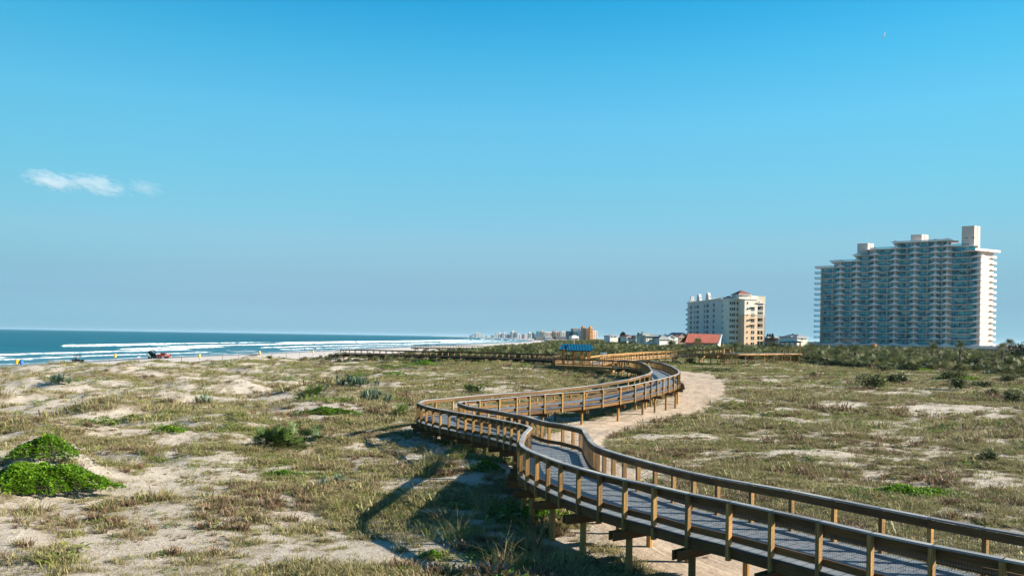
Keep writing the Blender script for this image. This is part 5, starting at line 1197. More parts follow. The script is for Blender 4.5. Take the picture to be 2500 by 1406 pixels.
# the big red tiled house: ridge runs left-right, gable at the right end
D_ = 330; rh = empty('red_roofed_house', at(1720, 845, D_), 'large house with a steep red clay tiled roof before the apartment block', 'house')
e0 = at(1672, 836, D_); e1 = at(1755, 837, D_); r0 = at(1680, 814, D_+5); r1 = at(1762, 816, D_+5); b0 = Vector((e0.x, D_+11, e0.z)); b1 = Vector((e1.x+3.6, D_+11, e1.z))
m = MB(); u_ = Vector((0, 0, -.25)); m.poly([e0, e1, r1, r0], 0, .5); m.poly([b1, b0, r0, r1], 0, .5); m.poly([e1+u_, e0+u_, r0+u_, r1+u_], 0, .5)
m.poly([e0+u_, e1+u_, e1, e0], 0, .5); m.poly([e0, r0, r0+u_, e0+u_], 0, .5); m.poly([r0, b0, b0+u_, r0+u_], 0, .5); m.build('roof', M['roofred'], rh)
m = MB(); m.beam(e1, r1, .5, .3); m.beam(r1, b1, .5, .3); m.build('verge_board', M['white'], rh)
g0 = e1+Vector((-.3, .4, 0)); g1 = Vector((b1.x-.4, D_+10.4, b1.z)); gr_ = r1+Vector((-.2, 0, -.4)); zb_ = Hs(g0.x, D_)-1
m = MB(); lo0 = Vector((g0.x, g0.y, zb_)); lo1 = Vector((g1.x, g1.y, zb_)); m.poly([lo0, lo1, g1, gr_, g0], 0, .5); m.poly([Vector((e0.x+.5, D_+.5, zb_)), lo0, g0, Vector((e0.x+.5, D_+.5, e0.z))], 1, .5); m.build('wall', [M['cream'], M['tan']], rh)
nU = (lo1-lo0).normalized(); nN = Vector((-nU.y, nU.x, 0))
m = MB()
for a in (2.5, 4.2, 6.2, 8): m.obox(lo0, nU, nN, a, a+.9, -.06, .05, g0.z-zb_-1.7+zb_, g0.z-zb_-.7+zb_)
m.build('window', M['dark'], rh)
house('house', 'yellow walled house with a grey hipped roof left of the beige tower', 1946, 1976, 823.5, 816.2, 836, 366, 'cream', 'roofgrey', depth=12, wins=((1958, 1963, 825, 829),))
house('house', 'white flat roofed wing left of the yellow walled house', 1932, 1946, 822.5, 820.6, 834, 370, 'white', 'roofwhite', ridge='flat', wins=((1936, 1940, 825, 828),))
house('house', 'far pale flat roof seen behind trees right of the apartment block', 1874, 1928, 824.3, 822.6, 832, 520, 'white', 'roofwhite', ridge='flat', wins=((1880, 1884, 826, 828),))
house('house', 'far orange gable end peeking between dark trees right of the apartment block', 1893, 1903, 829.5, 826.5, 836, 420, 'peach', 'roofdk', ridge='gable')

# ------------------------------------------------------------------ far seaside towers
def block(label, px0, px1, yt, D, col, style='grid', yb=None, depth=None, top=None, nm='seaside_tower'):
    mid = (px0+px1)/2; p0 = at(px0, 822, D); p1 = at(px1, 822, D); w_ = p1.x-p0.x; zt = at(mid, yt, D).z; zb_ = Hs(max((p0.x+p1.x)/2, float(edge(np.array([D]))[0])+5), D)-2 if yb is None else at(mid, yb, D).z
    o = empty(nm, (p0.x, D, zb_), label, 'tower block' if nm == 'seaside_tower' else 'building'); dp = depth or max(14, w_*.6); O = Vector((p0.x, D, 0)); Ud = Vector((math.cos(.25), math.sin(.25), 0)); Nd = Vector((-Ud.y, Ud.x, 0)); w_ *= .93
    key = 'c%02d%02d%02d' % tuple(int(c*99) for c in col)
    if key not in M: M[key] = plain('render_'+key, col, .85, .06, .05)
    m = MB(); m.obox(O, Ud, Nd, 0, w_, 0, dp, zb_, zt, tint=.5); m.build('wall', M[key], o)
    m = MB(); fh = max(3.2, (zt-zb_)/12)
    if style == 'grid':
        n_ = max(2, int(w_/5)); nf_ = max(2, int((zt-zb_)/fh))
        for f in range(nf_):
            for k in range(n_): m.obox(O, Ud, Nd, w_*(k+.22)/n_, w_*(k+.78)/n_, -.15, .1, zb_+fh*(f+.25), zb_+fh*(f+.72))
            for k in range(3): m.obox(O, Ud, Nd, w_-.1, w_+.15, dp*(k+.2)/3, dp*(k+.7)/3, zb_+fh*(f+.25), zb_+fh*(f+.72))
    elif style == 'bands':
        nf_ = max(2, int((zt-zb_)/fh))
        for f in range(nf_): m.obox(O, Ud, Nd, w_*.05, w_*.95, -.15, .1, zb_+fh*(f+.25), zb_+fh*(f+.7))
    elif style == 'stripes':
        n_ = max(2, int(w_/ (w_/6)));
        for k in range(n_): m.obox(O, Ud, Nd, w_*(k+.3)/n_, w_*(k+.85)/n_, -.15, .1, zb_+3, zt-2)
    m.build('window', M['dark'] if style != 'blue' else M['teal'], o)
    if top: m = MB(); m.obox(O, Ud, Nd, w_*.2, w_*.75, dp*.2, dp*.7, zt, zt+top); m.build('roof_room', M[key], o)
    return o
FT = [('tiny hazy block at the far left end of the skyline', 1147, 1152, 818, 7000, (.45, .5, .52), 'bands', None), ('thin grey tower second from the left of the skyline', 1154, 1156.3, 815, 7000, (.4, .45, .5), 'bands', None),
 ('thin grey tower just left of the white cluster', 1159, 1162, 814, 6800, (.4, .45, .5), 'bands', None), ('tallest white block of the far left cluster', 1163, 1168, 811.8, 6500, (.8, .76, .74), 'grid', 5), ('second white block of the far left cluster', 1168.5, 1174, 812.5, 6400, (.8, .72, .7), 'grid', None),
 ('low white block right of the far left cluster', 1174.5, 1181, 817, 6200, (.8, .8, .8), 'bands', None), ('tiny low block midway in the gap of the skyline', 1186, 1189.5, 818.8, 6000, (.5, .55, .55), 'bands', None), ('low teal-grey block before the first white-pink tower', 1199, 1208, 817.4, 5200, (.35, .42, .42), 'bands', None),
 ('white-pink tower with balconies, first after the gap', 1211, 1217.5, 812.7, 4600, (.75, .68, .66), 'grid', None), ('white tower directly right of the white-pink one', 1218.3, 1224, 813, 4500, (.82, .8, .76), 'grid', 4), ('grey tower with dark bands behind the low purple blocks', 1225, 1229.3, 813.8, 4500, (.42, .43, .46), 'bands', None),
 ('pale tower with a rounded top behind the low purple blocks', 1229.8, 1236, 812.5, 4600, (.66, .62, .64), 'grid', 6), ('low purple-brown block on the beach front', 1235, 1246, 816.6, 4200, (.40, .30, .32), 'grid', None), ('dark narrow tower left of the tallest white one', 1247, 1250, 810, 4200, (.28, .28, .32), 'bands', None),
 ('tallest white tower of the middle skyline', 1250.3, 1257, 809.6, 4000, (.78, .74, .7), 'grid', 7), ('grey-white tower attached right of the tallest white one', 1257.3, 1263, 810.8, 4000, (.62, .62, .62), 'stripes', None), ('stepped white building right of the tallest tower', 1263.3, 1269, 814, 3900, (.75, .75, .74), 'grid', None),
 ('low white beach house block in the middle skyline', 1269.5, 1275, 817.8, 3700, (.82, .82, .82), 'grid', None), ('dark purple block left of the pale pink ones', 1275.5, 1280, 816, 3600, (.26, .24, .32), 'bands', None), ('pale pink broad block', 1280.4, 1290, 816, 3500, (.75, .62, .60), 'grid', None),
 ('cream tower with a white crown behind the pale pink block', 1290.5, 1297, 812.6, 3400, (.80, .76, .66), 'stripes', 5), ('dark teal slim tower right of the cream one', 1301, 1303.2, 812, 3200, (.10, .22, .24), 'bands', None), ('grey slim tower beside the dark teal one', 1303.6, 1309, 813.5, 3200, (.46, .44, .47), 'stripes', None)]
for lb, a, b, yt, D, c, s_, tp in FT: block(lb, a, b, yt, D, c, s_, top=tp)
block('teal block with a pink top floor at the start of the near skyline', 1312, 1321, 808.3, 2700, (.10, .32, .42), 'bands', top=None)
block('white and brown tower with a flat pinkish roof', 1321.5, 1329, 809, 2600, (.62, .52, .42), 'stripes', top=4)
block('long white slab with dark vertical window stripes', 1329.5, 1350, 810, 2500, (.85, .76, .68), 'stripes')
block('orange-brown block with a small red roof tower', 1350.4, 1357, 809.5, 2450, (.60, .30, .20), 'stripes', top=5)
block('peach coloured block right of the red roof tower', 1357.4, 1363, 810, 2400, (.80, .58, .40), 'grid')
block('pink block next to the peach coloured one', 1363.3, 1368, 810.3, 2400, (.78, .50, .44), 'grid')
block('cream and green-grey hotel with a purple roof line', 1368.4, 1385.5, 810, 2300, (.50, .52, .46), 'grid', top=4)
block('long brown slab rising behind the blue glass block', 1399, 1421, 802, 2150, (.34, .23, .20), 'grid', depth=20)
block('deep blue glass block, left half', 1386, 1399, 808, 1900, (.015, .16, .24), 'stripes')
block('deep blue glass block, right half with pale joints', 1399.3, 1415.5, 807.6, 1900, (.03, .24, .33), 'stripes')
block('narrow bright white slab between blue glass and orange towers', 1416, 1421.6, 802.5, 1880, (.82, .82, .86), 'none')
block('left orange-brown tower with a dark cap', 1422, 1430.5, 798.5, 1850, (.62, .34, .17), 'stripes', top=3)
block('block between the orange towers, its shade put into a dark brown colour', 1430.7, 1440, 802, 1870, (.22, .13, .11), 'bands')  # wall colour darkened to hold the shade on this orange-brown tower
block('right orange tower, brightest and tallest, with a red-brown cap', 1440.3, 1447.5, 799, 1840, (.86, .42, .10), 'bands', top=2.5)
block('pinkish white hotel at the right end of the skyline', 1448, 1460.5, 807.5, 1850, (.85, .70, .62), 'grid')
block('low beach building under the green-grey hotel, shade put into its dark colour', 1357, 1386, 821.4, 1700, (.17, .16, .19), 'bands', nm='beach_building')  # shaded dwelling, its darkness painted into the wall colour
block('low white restaurant like building with a stepped roof on the dune edge', 1396, 1415.5, 820.2, 1250, (.82, .82, .80), 'bands', nm='beach_building', top=1.2)
block('low grey building under the striped white slab', 1331, 1350, 821.6, 1750, (.45, .46, .48), 'bands', nm='beach_building')
block('low dark row of buildings at the start of the near skyline', 1308, 1330, 823, 1900, (.2, .2, .22), 'bands', nm='beach_building')
# ------------------------------------------------------------------ beach things
def bpt(px, py): p = drop(px, py); return p
FP = [(118, 888), (267, 886), (338, 886), (390, 882), (443, 880), (543.6, 876), (583, 874), (632, 873.5), (664, 873), (699, 870), (731.6, 864.5), (791.6, 865)]
FL = ['wooden fence post nearest the big yellow barrel', 'wooden fence post between the black buggy and the gull post', 'wooden fence post with a gull on top', 'wooden fence post in front of the red truck', 'wooden fence post right of the red truck', 'wooden fence post right of the third yellow barrel', 'fence post before the grey driftwood', 'fence post beneath the fourth yellow barrel', 'fence post right of the fourth yellow barrel', 'seventh fence post counting back from the walkover steps', 'fence post near the two wading people', 'fence post nearest the walkover steps']
fps = []
for (a, b), lb in zip(FP, FL):
    X, Z = ray(a, b); D = (-1.45-CZ)/Z; xx = X*D; zg = Hs(xx, D); ht = {118: 1.55}.get(a, 1.7)
    m = MB(); m.tube([(xx, D, zg-.3), (xx+random.uniform(-.04, .04), D, zg+ht)], [.075, .065], 8); tag(m.build('fence_post', M['greywood2']), lb, 'fence post', 'posts of the beach wire fence'); fps.append(Vector((xx, D, zg+ht-.1)))
m = MB()
for p, q in zip(fps[:-1], fps[1:]):
    n_ = 6
    for dz in (0, -.55):
        for k in range(n_):
            s_ = lambda t: p.lerp(q, t)+Vector((0, 0, dz-.35*4*t*(1-t))); m.beam(s_(k/n_), s_((k+1)/n_), .028, .028)
tag(m.build('fence_wire', M['greywood']), 'sagging rope strands strung between the beach fence posts', 'rope')
BRL = [(42, 889, 165, 1.0, 'largest yellow barrel with a blue one beside it, at the dune edge on the left'), (281, 872.4, 235, .95, 'yellow barrel on a red post near the black buggy'), (487, 872.5, 245, .95, 'yellow barrel with a white side beyond the red truck'), (634, 864, 262, .9, 'yellow barrel on a thin post near the driftwood'), (764, 861, 300, .85, 'small yellow barrel before the two wading people')]
for a, b, D, s_, lb in BRL:
    p = at(a, b, D); e_ = empty('trash_barrel', (p.x, D, Hs(p.x, D)), lb, 'barrel', 'yellow barrels along the beach')
    m = MB(); m.tube([(p.x, D, p.z), (p.x, D, p.z+.25*s_), (p.x, D, p.z+.95*s_), (p.x, D, p.z+1.05*s_)], [.36*s_, .38*s_, .38*s_, .34*s_], 14); m.build('body', M['yellow'], e_)
    m = MB(); m.tube([(p.x, D, p.z+1.05*s_), (p.x, D, p.z+1.12*s_)], [.30*s_, .26*s_], 14); m.build('lid', M['white'], e_)
    m = MB(); m.tube([(p.x, D+.05, Hs(p.x, D)-.2), (p.x, D+.05, p.z+.05)], [.06, .06], 6); m.build('post', M['red'], e_)
    if a == 42:
        q = (p.x+.85, D+.1); m = MB(); m.tube([(q[0], q[1], p.z-.05), (q[0], q[1], p.z+.2), (q[0], q[1], p.z+.85)], [.33, .36, .35], 14); zg = Hs(*q); m.tube([(q[0], q[1]+.05, zg-.2), (q[0], q[1]+.05, p.z)], [.05, .05], 6)
        tag(m.build('recycling_barrel', M['bluepaint']), 'blue barrel standing right beside the largest yellow one', 'barrel')
def wheel(m, c, R, w_, ax):
    m.tube([Vector(c)-ax*w_/2, Vector(c)-ax*w_*.35, Vector(c)+ax*w_*.35, Vector(c)+ax*w_/2], [R*.86, R, R, R*.86], 16)
def person(name, loc, rz, label, shirt, legs, pose='stand', s=1.0):
    e_ = None
    if pose == 'stand': J = {'pel': (0, 0, .93), 'sp': (0, -.01, 1.15), 'ch': (0, -.01, 1.36), 'nk': (0, 0, 1.50), 'hd': (0, .02, 1.60), 'tp': (0, .02, 1.72), 'hl': (-.1, 0, .88), 'kl': (-.11, .03, .48), 'al': (-.11, -.02, .08), 'tl': (-.12, .12, .03), 'hr': (.1, 0, .88), 'kr': (.12, .10, .49), 'ar': (.13, .02, .08), 'tr': (.14, .16, .03), 'sl': (-.18, 0, 1.42), 'el': (-.24, -.03, 1.14), 'wl': (-.25, .05, .90), 'fl': (-.25, .08, .80), 'sr': (.18, 0, 1.42), 'er': (.25, -.02, 1.14), 'wr': (.26, .08, .90), 'fr': (.26, .11, .80)}
    else: J = {'pel': (0, 0, .10), 'sp': (0, -.05, .33), 'ch': (0, -.08, .54), 'nk': (0, -.06, .68), 'hd': (0, -.03, .78), 'tp': (0, -.03, .90), 'hl': (-.1, .05, .10), 'kl': (-.12, .44, .16), 'al': (-.12, .52, -.24), 'tl': (-.12, .64, -.28), 'hr': (.1, .05, .10), 'kr': (.12, .44, .16), 'ar': (.12, .52, -.24), 'tr': (.12, .64, -.28), 'sl': (-.18, -.07, .60), 'el': (-.22, .10, .38), 'wl': (-.14, .32, .42), 'fl': (-.12, .40, .44), 'sr': (.18, -.07, .60), 'er': (.22, .10, .38), 'wr': (.14, .32, .42), 'fr': (.12, .40, .44)}
    R_ = {'pel': .13, 'sp': .12, 'ch': .14, 'nk': .055, 'hd': .085, 'tp': .07, 'hl': .09, 'kl': .06, 'al': .04, 'tl': .035, 'hr': .09, 'kr': .06, 'ar': .04, 'tr': .035, 'sl': .06, 'el': .042, 'wl': .03, 'fl': .03, 'sr': .06, 'er': .042, 'wr': .03, 'fr': .03}
    ks = list(J); Ed = [('pel', 'sp'), ('sp', 'ch'), ('ch', 'nk'), ('nk', 'hd'), ('hd', 'tp'), ('pel', 'hl'), ('hl', 'kl'), ('kl', 'al'), ('al', 'tl'), ('pel', 'hr'), ('hr', 'kr'), ('kr', 'ar'), ('ar', 'tr'), ('ch', 'sl'), ('sl', 'el'), ('el', 'wl'), ('wl', 'fl'), ('ch', 'sr'), ('sr', 'er'), ('er', 'wr'), ('wr', 'fr')]
    me = bpy.data.meshes.new('person'); me.from_pydata([J[k_] for k_ in ks], [(ks.index(a), ks.index(b)) for a, b in Ed], []); o = bpy.data.objects.new(name, me); COL.objects.link(o)
    md = o.modifiers.new('skin', 'SKIN')
    for i, k_ in enumerate(ks): me.skin_vertices[0].data[i].radius = (R_[k_], R_[k_])
    me.skin_vertices[0].data[0].use_root = True; o.modifiers.new('sub', 'SUBSURF').render_levels = 1; me.materials.append(M['skin'])
    o.location = loc; o.rotation_euler.z = rz; o.scale = (s,)*3; bpy.context.view_layer.update(); tag(o, label, 'person')
    mw = o.matrix_world
    def cl(nm, pts, rad, mat, n_=10):
        m = MB(); m.tube([mw @ Vector(p) for p in pts], [r_ for r_ in rad], n_); m.build(nm, M[mat], o, True)
    cl('shirt', [J['pel'], J['sp'], J['ch'], tuple((a+b)/2 for a, b in zip(J['ch'], J['nk']))], [.15, .145, .165, .09], shirt)
    for q in 'lr': cl('sleeve', [J['s'+q], J['e'+q]], [.08, .06], shirt); cl('trouser_leg', [J['h'+q], J['k'+q], tuple(b+(a-b)*.4 for a, b in zip(J['k'+q], J['a'+q]))], [.11, .08, .065], legs)
    cl('hair', [tuple(a+b for a, b in zip(J['hd'], (0, -.02, .03))), tuple(a+b for a, b in zip(J['tp'], (0, -.02, .01)))], [.095, .06], 'hair')
    return o
# black buggy
def buggy(px, py, label, heading):
    X, Z = ray(px, py); D = (-2.05-CZ)/Z; c = Vector((X*D, D, Hs(X*D, D))); e_ = empty('beach_buggy', c, label, 'buggy', None)
    a = Vector((math.cos(heading), math.sin(heading), 0)); b = Vector((-a.y, a.x, 0)); g = lambda u_, v_, z_: c+a*u_+b*v_+Vector((0, 0, z_))
    m = MB(); m.obox(c, a, b, -.9, .95, -.62, .62, c.z+.42, c.z+.80); m.obox(c, a, b, -1.35, -.6, -.6, .6, c.z+.62, c.z+1.0); m.obox(c, a, b, .85, 1.45, -.5, .5, c.z+.5, c.z+.95); m.build('body', M['black'], e_)
    m = MB(); m.obox(c, a, b, -.35, .2, -.55, .55, c.z+.80, c.z+.95); m.obox(c, a, b, -.45, -.33, -.55, .55, c.z+.95, c.z+1.4); m.build('seat', M['navy'], e_)
    for u_ in (-.95, 1.0):
        for v_ in (-.66, .66): m = MB(); wheel(m, g(u_, v_, .36), .36, .26, b); m.build('wheel', M['tyre'], e_)
    m = MB()
    for v_ in (-.58, .58):
        for q in ((g(-.5, v_, .8), g(-.6, v_, 1.95)), (g(-1.0, v_, .9), g(-.9, v_, 1.95)), (g(.95, v_, .9), g(.5, v_, 1.95)), (g(-.6, v_, 1.95), g(.5, v_, 1.95))): m.tube(q, [.035, .035], 6)
    m.build('roll_cage', M['black'], e_)
    m = MB(); m.obox(c, a, b, -1.05, .8, -.74, .74, c.z+1.93, c.z+2.2); m.build('roof', M['black'], e_)
    m = MB(); m.poly([g(.93, -.55, .98), g(.93, .55, .98), g(.55, .55, 1.9), g(.55, -.55, 1.9)]); m.poly([g(.96, -.55, .98), g(.58, -.55, 1.9), g(.58, .55, 1.9), g(.96, .55, .98)]); m.build('windscreen', M['rail'], e_)
    return c, a, b
c, a, b = buggy(190, 882, 'small black open buggy with a flat canopy on the beach', .25)
person('person', tuple(c+a*(-.1)+Vector((0, 0, .88))), .25-PI/2, 'person in a white shirt driving the black open buggy', 'shirt', 'navy', 'sit')
# canopied cart and red truck
X, Z = ray(372, 871.5); D = (-2.15-CZ)/Z; c = Vector((X*D, D, Hs(X*D, D))); a = Vector((1, .05, 0)).normalized(); b = Vector((-a.y, a.x, 0)); g = lambda u_, v_, z_: c+a*u_+b*v_+Vector((0, 0, z_))
ct = empty('canopy_cart', c, 'dark canopied rescue cart carrying a pale surfboard, left of the red truck', 'cart')
m = MB(); m.obox(c, a, b, -1.1, 1.1, -.75, .75, c.z+.45, c.z+1.15); m.build('body', M['black'], ct)
for u_ in (-.8, .8):
    for v_ in (-.8, .8): m = MB(); wheel(m, g(u_, v_, .42), .42, .28, b); m.build('wheel', M['tyre'], ct)
m = MB(); n_ = 7; arc = [(-1.25, 1.9), (-1.05, 2.45), (-.55, 2.78), (0, 2.88), (.55, 2.78), (1.05, 2.45), (1.2, 1.9)]
for i in range(6):
    (u0, z0_), (u1, z1_) = arc[i], arc[i+1]; p = [g(u0, -.85, z0_), g(u1, -.85, z1_), g(u1, .85, z1_), g(u0, .85, z0_)]; m.poly(p, 0, .5); m.poly([v_-Vector((0, 0, .12)) for v_ in p][::-1], 0, .5); m.poly([p[0]-Vector((0, 0, .12)), p[1]-Vector((0, 0, .12)), p[1], p[0]], 0, .5); m.poly([p[2]-Vector((0, 0, .12)), p[3]-Vector((0, 0, .12)), p[3], p[2]], 0, .5)
m.build('canopy', plain('dark_green_canvas', (.012, .045, .03), .8), ct)
m = MB()
for u_ in (-1.1, 1.1):
    for v_ in (-.75, .75): m.tube([g(u_, v_, 1.1), g(u_*1.02, v_, 2.2)], [.05, .05], 6)
m.build('canopy_frame', M['black'], ct)
m = MB(); m.obox(c, a, b, -.9, -.1, -.6, .6, c.z+1.15, c.z+2.3); m.obox(c, a, b, .2, .95, -.5, .5, c.z+1.15, c.z+1.8); m.build('dark_interior', M['navy'], ct)  # dark boxes added to stand for the shaded interior below the canopy
m = MB(); p0 = g(-1.75, -.98, 1.75); p1 = g(-.2, -.98, .55); dd = (p1-p0); 
pts = [p0+dd*t for t in (0, .08, .25, .5, .75, .93, 1)]
for i in range(6):
    w0_, w1_ = [(.02, .18), (.18, .27), (.27, .29), (.29, .27), (.27, .17), (.17, .02)][i]; nrm = Vector((dd.z, 0, -dd.x)).normalized(); p, q = pts[i], pts[i+1]
    qd = [p-nrm*w0_, q-nrm*w1_, q+nrm*w1_, p+nrm*w0_]; t_ = Vector((0, .07, 0)); m.poly(qd, 0, .5); m.poly([v_+t_ for v_ in qd][::-1], 0, .5); m.poly([qd[0], qd[0]+t_, qd[1]+t_, qd[1]][::-1], 0, .5); m.poly([qd[2], qd[2]+t_, qd[3]+t_, qd[3]][::-1], 0, .5)
tag(m.build('surfboard', M['board']), 'pale green surfboard leaning on the canopied cart', 'surfboard')
c = c+a*3.55; rt = empty('red_truck', c, 'red pickup truck with a roof rack parked on the beach', 'truck')
g = lambda u_, v_, z_: c+a*u_+b*v_+Vector((0, 0, z_))
m = MB(); m.obox(c, a, b, -1.7, 1.75, -.85, .85, c.z+.72, c.z+1.45); m.obox(c, a, b, -1.6, -1.45, -.8, .8, c.z+1.45, c.z+1.6); m.build('body', M['red'], rt)
m = MB(); m.obox(c, a, b, -.6, .9, -.78, .78, c.z+1.45, c.z+2.0); m.build('cab', M['red'], rt)
m = MB(); m.obox(c, a, b, -.5, .8, -.80, .80, c.z+1.52, c.z+1.92); m.obox(c, a, b, -.62, .92, -.68, .68, c.z+1.52, c.z+1.9); m.build('window', M['dark'], rt)
for u_ in (-1.15, 1.2):
    for v_ in (-.84, .84): m = MB(); wheel(m, g(u_, v_, .43), .43, .28, b); m.build('wheel', M['tyre'], rt)
m = MB(); m.obox(c, a, b, -1.6, 1.0, -.8, .8, c.z+2.12, c.z+2.18)
for u_ in (-1.5, -.5, .9):
    for v_ in (-.76, .76): m.tube([g(u_, v_, 1.4), g(u_, v_, 2.14)], [.035, .035], 6)
m.build('roof_rack', M['black'], rt)
m = MB(); m.obox(c, a, b, 1.74, 1.9, -.8, .8, c.z+.6, c.z+.85); m.build('bumper', M['black'], rt)
m = MB(); m.obox(c, a, b, 1.0, 1.6, -.86, -.84, c.z+.9, c.z+1.3); m.build('door_panel', M['white'], rt)
p = c+a*2.6; person('person', (p.x, p.y, Hs(p.x, p.y)), .4, 'person in dark clothes standing at the front of the red truck', 'navy', 'coral', 'stand')
for px, py, lb, s1, s2 in ((744, 856, 'distant wading person in dark clothes, left of two', 'navy', 'navy'), (771.5, 855, 'distant wading person in coral clothes, right of two', 'coral', 'coral')):
    X, Z = ray(px, py); D = (SEA+.1-CZ)/Z; person('person', (X*D, D, SEA-.05), 1.0 if s1 == 'navy' else -1.0, lb, s1, s2, 'stand')
# gulls
def gull(p, label, s, fly=True, rz=0):
    m = MB(); m.tube([(-.26, 0, 0), (-.15, 0, .02), (0, 0, .03), (.15, 0, .03), (.22, 0, .05), (.29, 0, .04)], [.02, .05, .075, .06, .045, .012], 8)
    if fly:
        for q in (-1, 1):
            pr = [(.08, 0, .04), (.12, q*.3, .16), (.0, q*.68, .10), (-.12, q*.66, .09), (-.06, q*.3, .14), (-.1, 0, .03)]
            m.poly(pr if q > 0 else pr[::-1], 0, .5); m.poly([(x_, y_, z_-.015) for x_, y_, z_ in (pr[::-1] if q > 0 else pr)], 0, .5)
    else: m.beam((0, .03, -.14), (0, .03, 0), .012, .012); m.beam((0, -.03, -.14), (0, -.03, 0), .012, .012)
    o = m.build('gull', M['gull'], None, True); o.location = p; o.scale = (s,)*3; o.rotation_euler = (-1.0 if fly else 0, 0, rz); return tag(o, label, 'bird')
gull(at(2159, 88, 190), 'tiny white gull flying high in the blue sky', 1.2, True, .3)
gull(fps[2]+Vector((0, 0, .25)), 'gull perched on a beach fence post', 1.6, False, .6)
p = drop(618, 869.5); m = MB()
m.tube([(p.x-2.2, p.y, p.z+.1), (p.x-.6, p.y+.3, p.z+.25), (p.x+.9, p.y, p.z+.3), (p.x+1.8, p.y, p.z+.75)], [.06, .14, .15, .05], 7); m.tube([(p.x+.3, p.y+.1, p.z+.28), (p.x+1.0, p.y-.3, p.z+.5)], [.08, .03], 6)
tag(m.build('driftwood', M['cap']), 'grey driftwood log lying on the pale beach', 'driftwood')
p = drop(527, 880.5); m = MB()
# ------------------------------------------------------------------ clouds (real volumes far away)
def cloud(px0, px1, py0, py1, D, dens, label, seed, tilt=0.0):
    p = at((px0+px1)/2, (py0+py1)/2, D); w_ = (px1-px0)/F*D/2; h_ = (py1-py0)/F*D/2
    bpy.ops.mesh.primitive_uv_sphere_add(segments=24, ring_count=16, location=p); o = bpy.context.object; o.name = 'cloud'; o.data.name = 'cloud'; o.scale = (w_*1.25, w_*.7, h_*1.35); o.rotation_euler.y = tilt
    m = bpy.data.materials.new('cloud_vapour_%d' % seed); m.use_nodes = True; nt = m.node_tree; nt.nodes.remove(nt.nodes['Principled BSDF']); v = N(nt, 'ShaderNodeVolumePrincipled'); nt.links.new(v.outputs[0], nt.nodes['Material Output'].inputs['Volume'])
    tc = N(nt, 'ShaderNodeTexCoord').outputs['Object']; mp = N(nt, 'ShaderNodeMapping'); mp.inputs['Location'].default_value = (seed*3.1, seed, 0); mp.inputs['Scale'].default_value = (2.2, 1.2, 1.5); nt.links.new(tc, mp.inputs[0])
    nz = noise(nt, 1.6, mp.outputs[0], 5, .6); gr = N(nt, 'ShaderNodeVectorMath', operation='LENGTH'); nt.links.new(tc, gr.inputs[0])
    q = N(nt, 'ShaderNodeMath', operation='MULTIPLY_ADD'); nt.links.new(gr.outputs['Value'], q.inputs[0]); q.inputs[1].default_value = -.42; nt.links.new(nz, q.inputs[2])
    r = N(nt, 'ShaderNodeMapRange'); nt.links.new(q.outputs[0], r.inputs[0]); r.inputs[1].default_value = .17; r.inputs[2].default_value = .42; r.inputs[4].default_value = dens; nt.links.new(r.outputs[0], v.inputs['Density'])
    v.inputs['Color'].default_value = (1, 1, 1, 1); v.inputs['Anisotropy'].default_value = .3; o.data.materials.append(m); tag(o, label, 'cloud')
cloud(56, 196, 420, 464, 9000, .0042, 'leftmost small white cloud drifting above the sea', 1, .20)
cloud(160, 312, 430, 474, 9000, .0032, 'middle small white cloud drifting above the sea', 2, .16)
cloud(305, 402, 442, 478, 9000, .0016, 'faintest small cloud, right of the other two', 3, .12)

# ------------------------------------------------------------------ light and sky
SUN_AZ, SUN_EL = math.radians(94), math.radians(25)
w = bpy.data.worlds.new('World'); scene.world = w; w.use_nodes = True; nt = w.node_tree; bg = nt.nodes['Background']
sky = nt.nodes.new('ShaderNodeTexSky'); sky.sky_type = 'NISHITA'; sky.sun_disc = False
sky.sun_elevation = SUN_EL; sky.sun_rotation = SUN_AZ; sky.air_density = 1.0; sky.dust_density = 0.3; sky.ozone_density = 1.5; sky.altitude = 0
tc = N(nt, 'ShaderNodeTexCoord'); sx = N(nt, 'ShaderNodeSeparateXYZ'); nt.links.new(tc.outputs['Generated'], sx.inputs[0])
tint = ramp(nt, sx.outputs[2], [(0, (.36, .73, 1.45)), (.012, (.365, .72, 1.41)), (.043, (.42, .66, 1.10)), (.075, (.52, .75, 1.0)), (.116, (.68, .97, 1.08)), (.192, (.67, 1.30, 1.30)), (.265, (.64, 1.54, 1.56)), (.333, (.40, 1.58, 1.68)), (.393, (.18, 1.46, 1.70)), (.6, (.35, 1.1, 1.35)), (1, (.5, .9, 1.2))])
x2 = N(nt, 'ShaderNodeMath', operation='MULTIPLY'); nt.links.new(sx.outputs[0], x2.inputs[0]); nt.links.new(sx.outputs[0], x2.inputs[1])
c = mix(nt, sky.outputs[0], tint, 1.0, 'MULTIPLY')
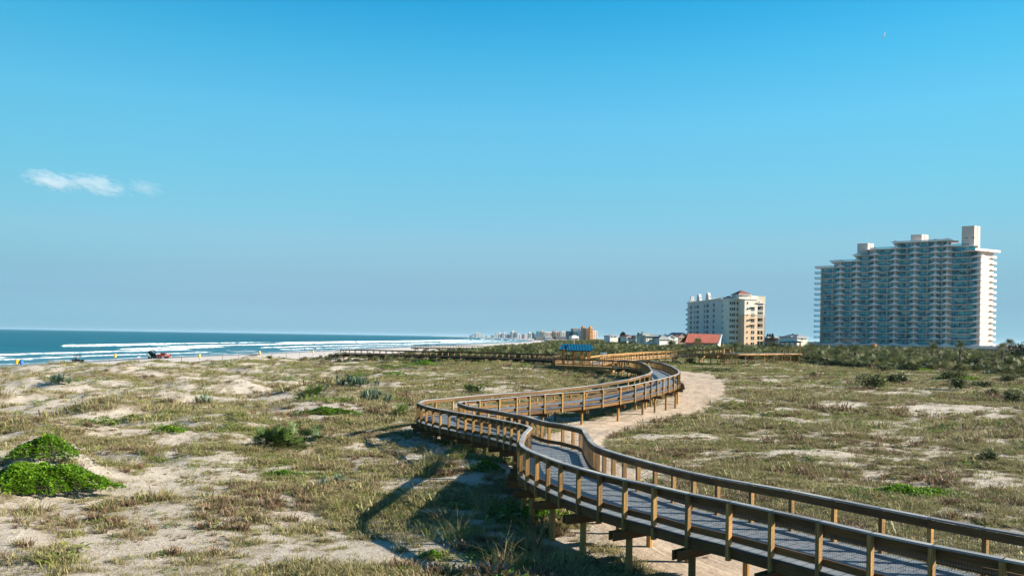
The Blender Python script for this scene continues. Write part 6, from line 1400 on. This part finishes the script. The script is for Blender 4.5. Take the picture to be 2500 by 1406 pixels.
c = mix(nt, c, ramp(nt, x2.outputs[0], [(0, (1, 1, 1)), (.32, (.72, .80, .79)), (1, (.7, .7, .8))]), 1.0, 'MULTIPLY')
nt.links.new(c, bg.inputs['Color']); bg.inputs['Strength'].default_value = .05
sl = bpy.data.lights.new('sun', 'SUN'); sl.energy = 5.0; sl.angle = math.radians(.53); sl.color = (1.0, .89, .74)
so_ = bpy.data.objects.new('sun', sl); COL.objects.link(so_)
d = Vector((math.sin(SUN_AZ)*math.cos(SUN_EL), math.cos(SUN_AZ)*math.cos(SUN_EL), math.sin(SUN_EL)))
so_.rotation_euler = d.to_track_quat('Z', 'Y').to_euler()
vs = scene.view_settings; vs.view_transform = 'Standard'; vs.look = 'None'; vs.exposure = 1.435; vs.gamma = 1
scene.cycles.use_denoising = True
scene.cycles.volume_bounces = 3; scene.cycles.max_bounces = 6; scene.cycles.transparent_max_bounces = 6

hz_ = MB(); hz_.obox(Vector((0, 0, 0)), Vector((1, 0, 0)), Vector((0, 1, 0)), -30000, 30000, -400, 46000, -12, 75); ho = hz_.build('haze', plain('haze_air', (1, 1, 1))); ho['kind'] = 'stuff'
m = bpy.data.materials.new('haze_air'); m.use_nodes = True; nt = m.node_tree; nt.nodes.remove(nt.nodes['Principled BSDF']); v = N(nt, 'ShaderNodeVolumePrincipled'); nt.links.new(v.outputs[0], nt.nodes['Material Output'].inputs['Volume'])
v.inputs['Density'].default_value = 2.2e-5; v.inputs['Color'].default_value = (.50, .74, .90, 1); v.inputs['Anisotropy'].default_value = .2; ho.data.materials.clear(); ho.data.materials.append(m)
# overall reflectance of the real materials, matched to the exposure
for m in bpy.data.materials:
    if not m.use_nodes: continue
    nt = m.node_tree; K = .9 if m.name.startswith('sea') else .76
    for n in list(nt.nodes):
        s = n.inputs.get('Base Color') if n.type == 'BSDF_PRINCIPLED' else (n.inputs[0] if n.type == 'BSDF_TRANSLUCENT' else None)
        if s is None: continue
        if s.is_linked:
            src_ = s.links[0].from_socket; nt.links.new(mix(nt, src_, (K, K, K), 1.0, 'MULTIPLY'), s)
        else: s.default_value = (*[c*K for c in s.default_value[:3]], 1)
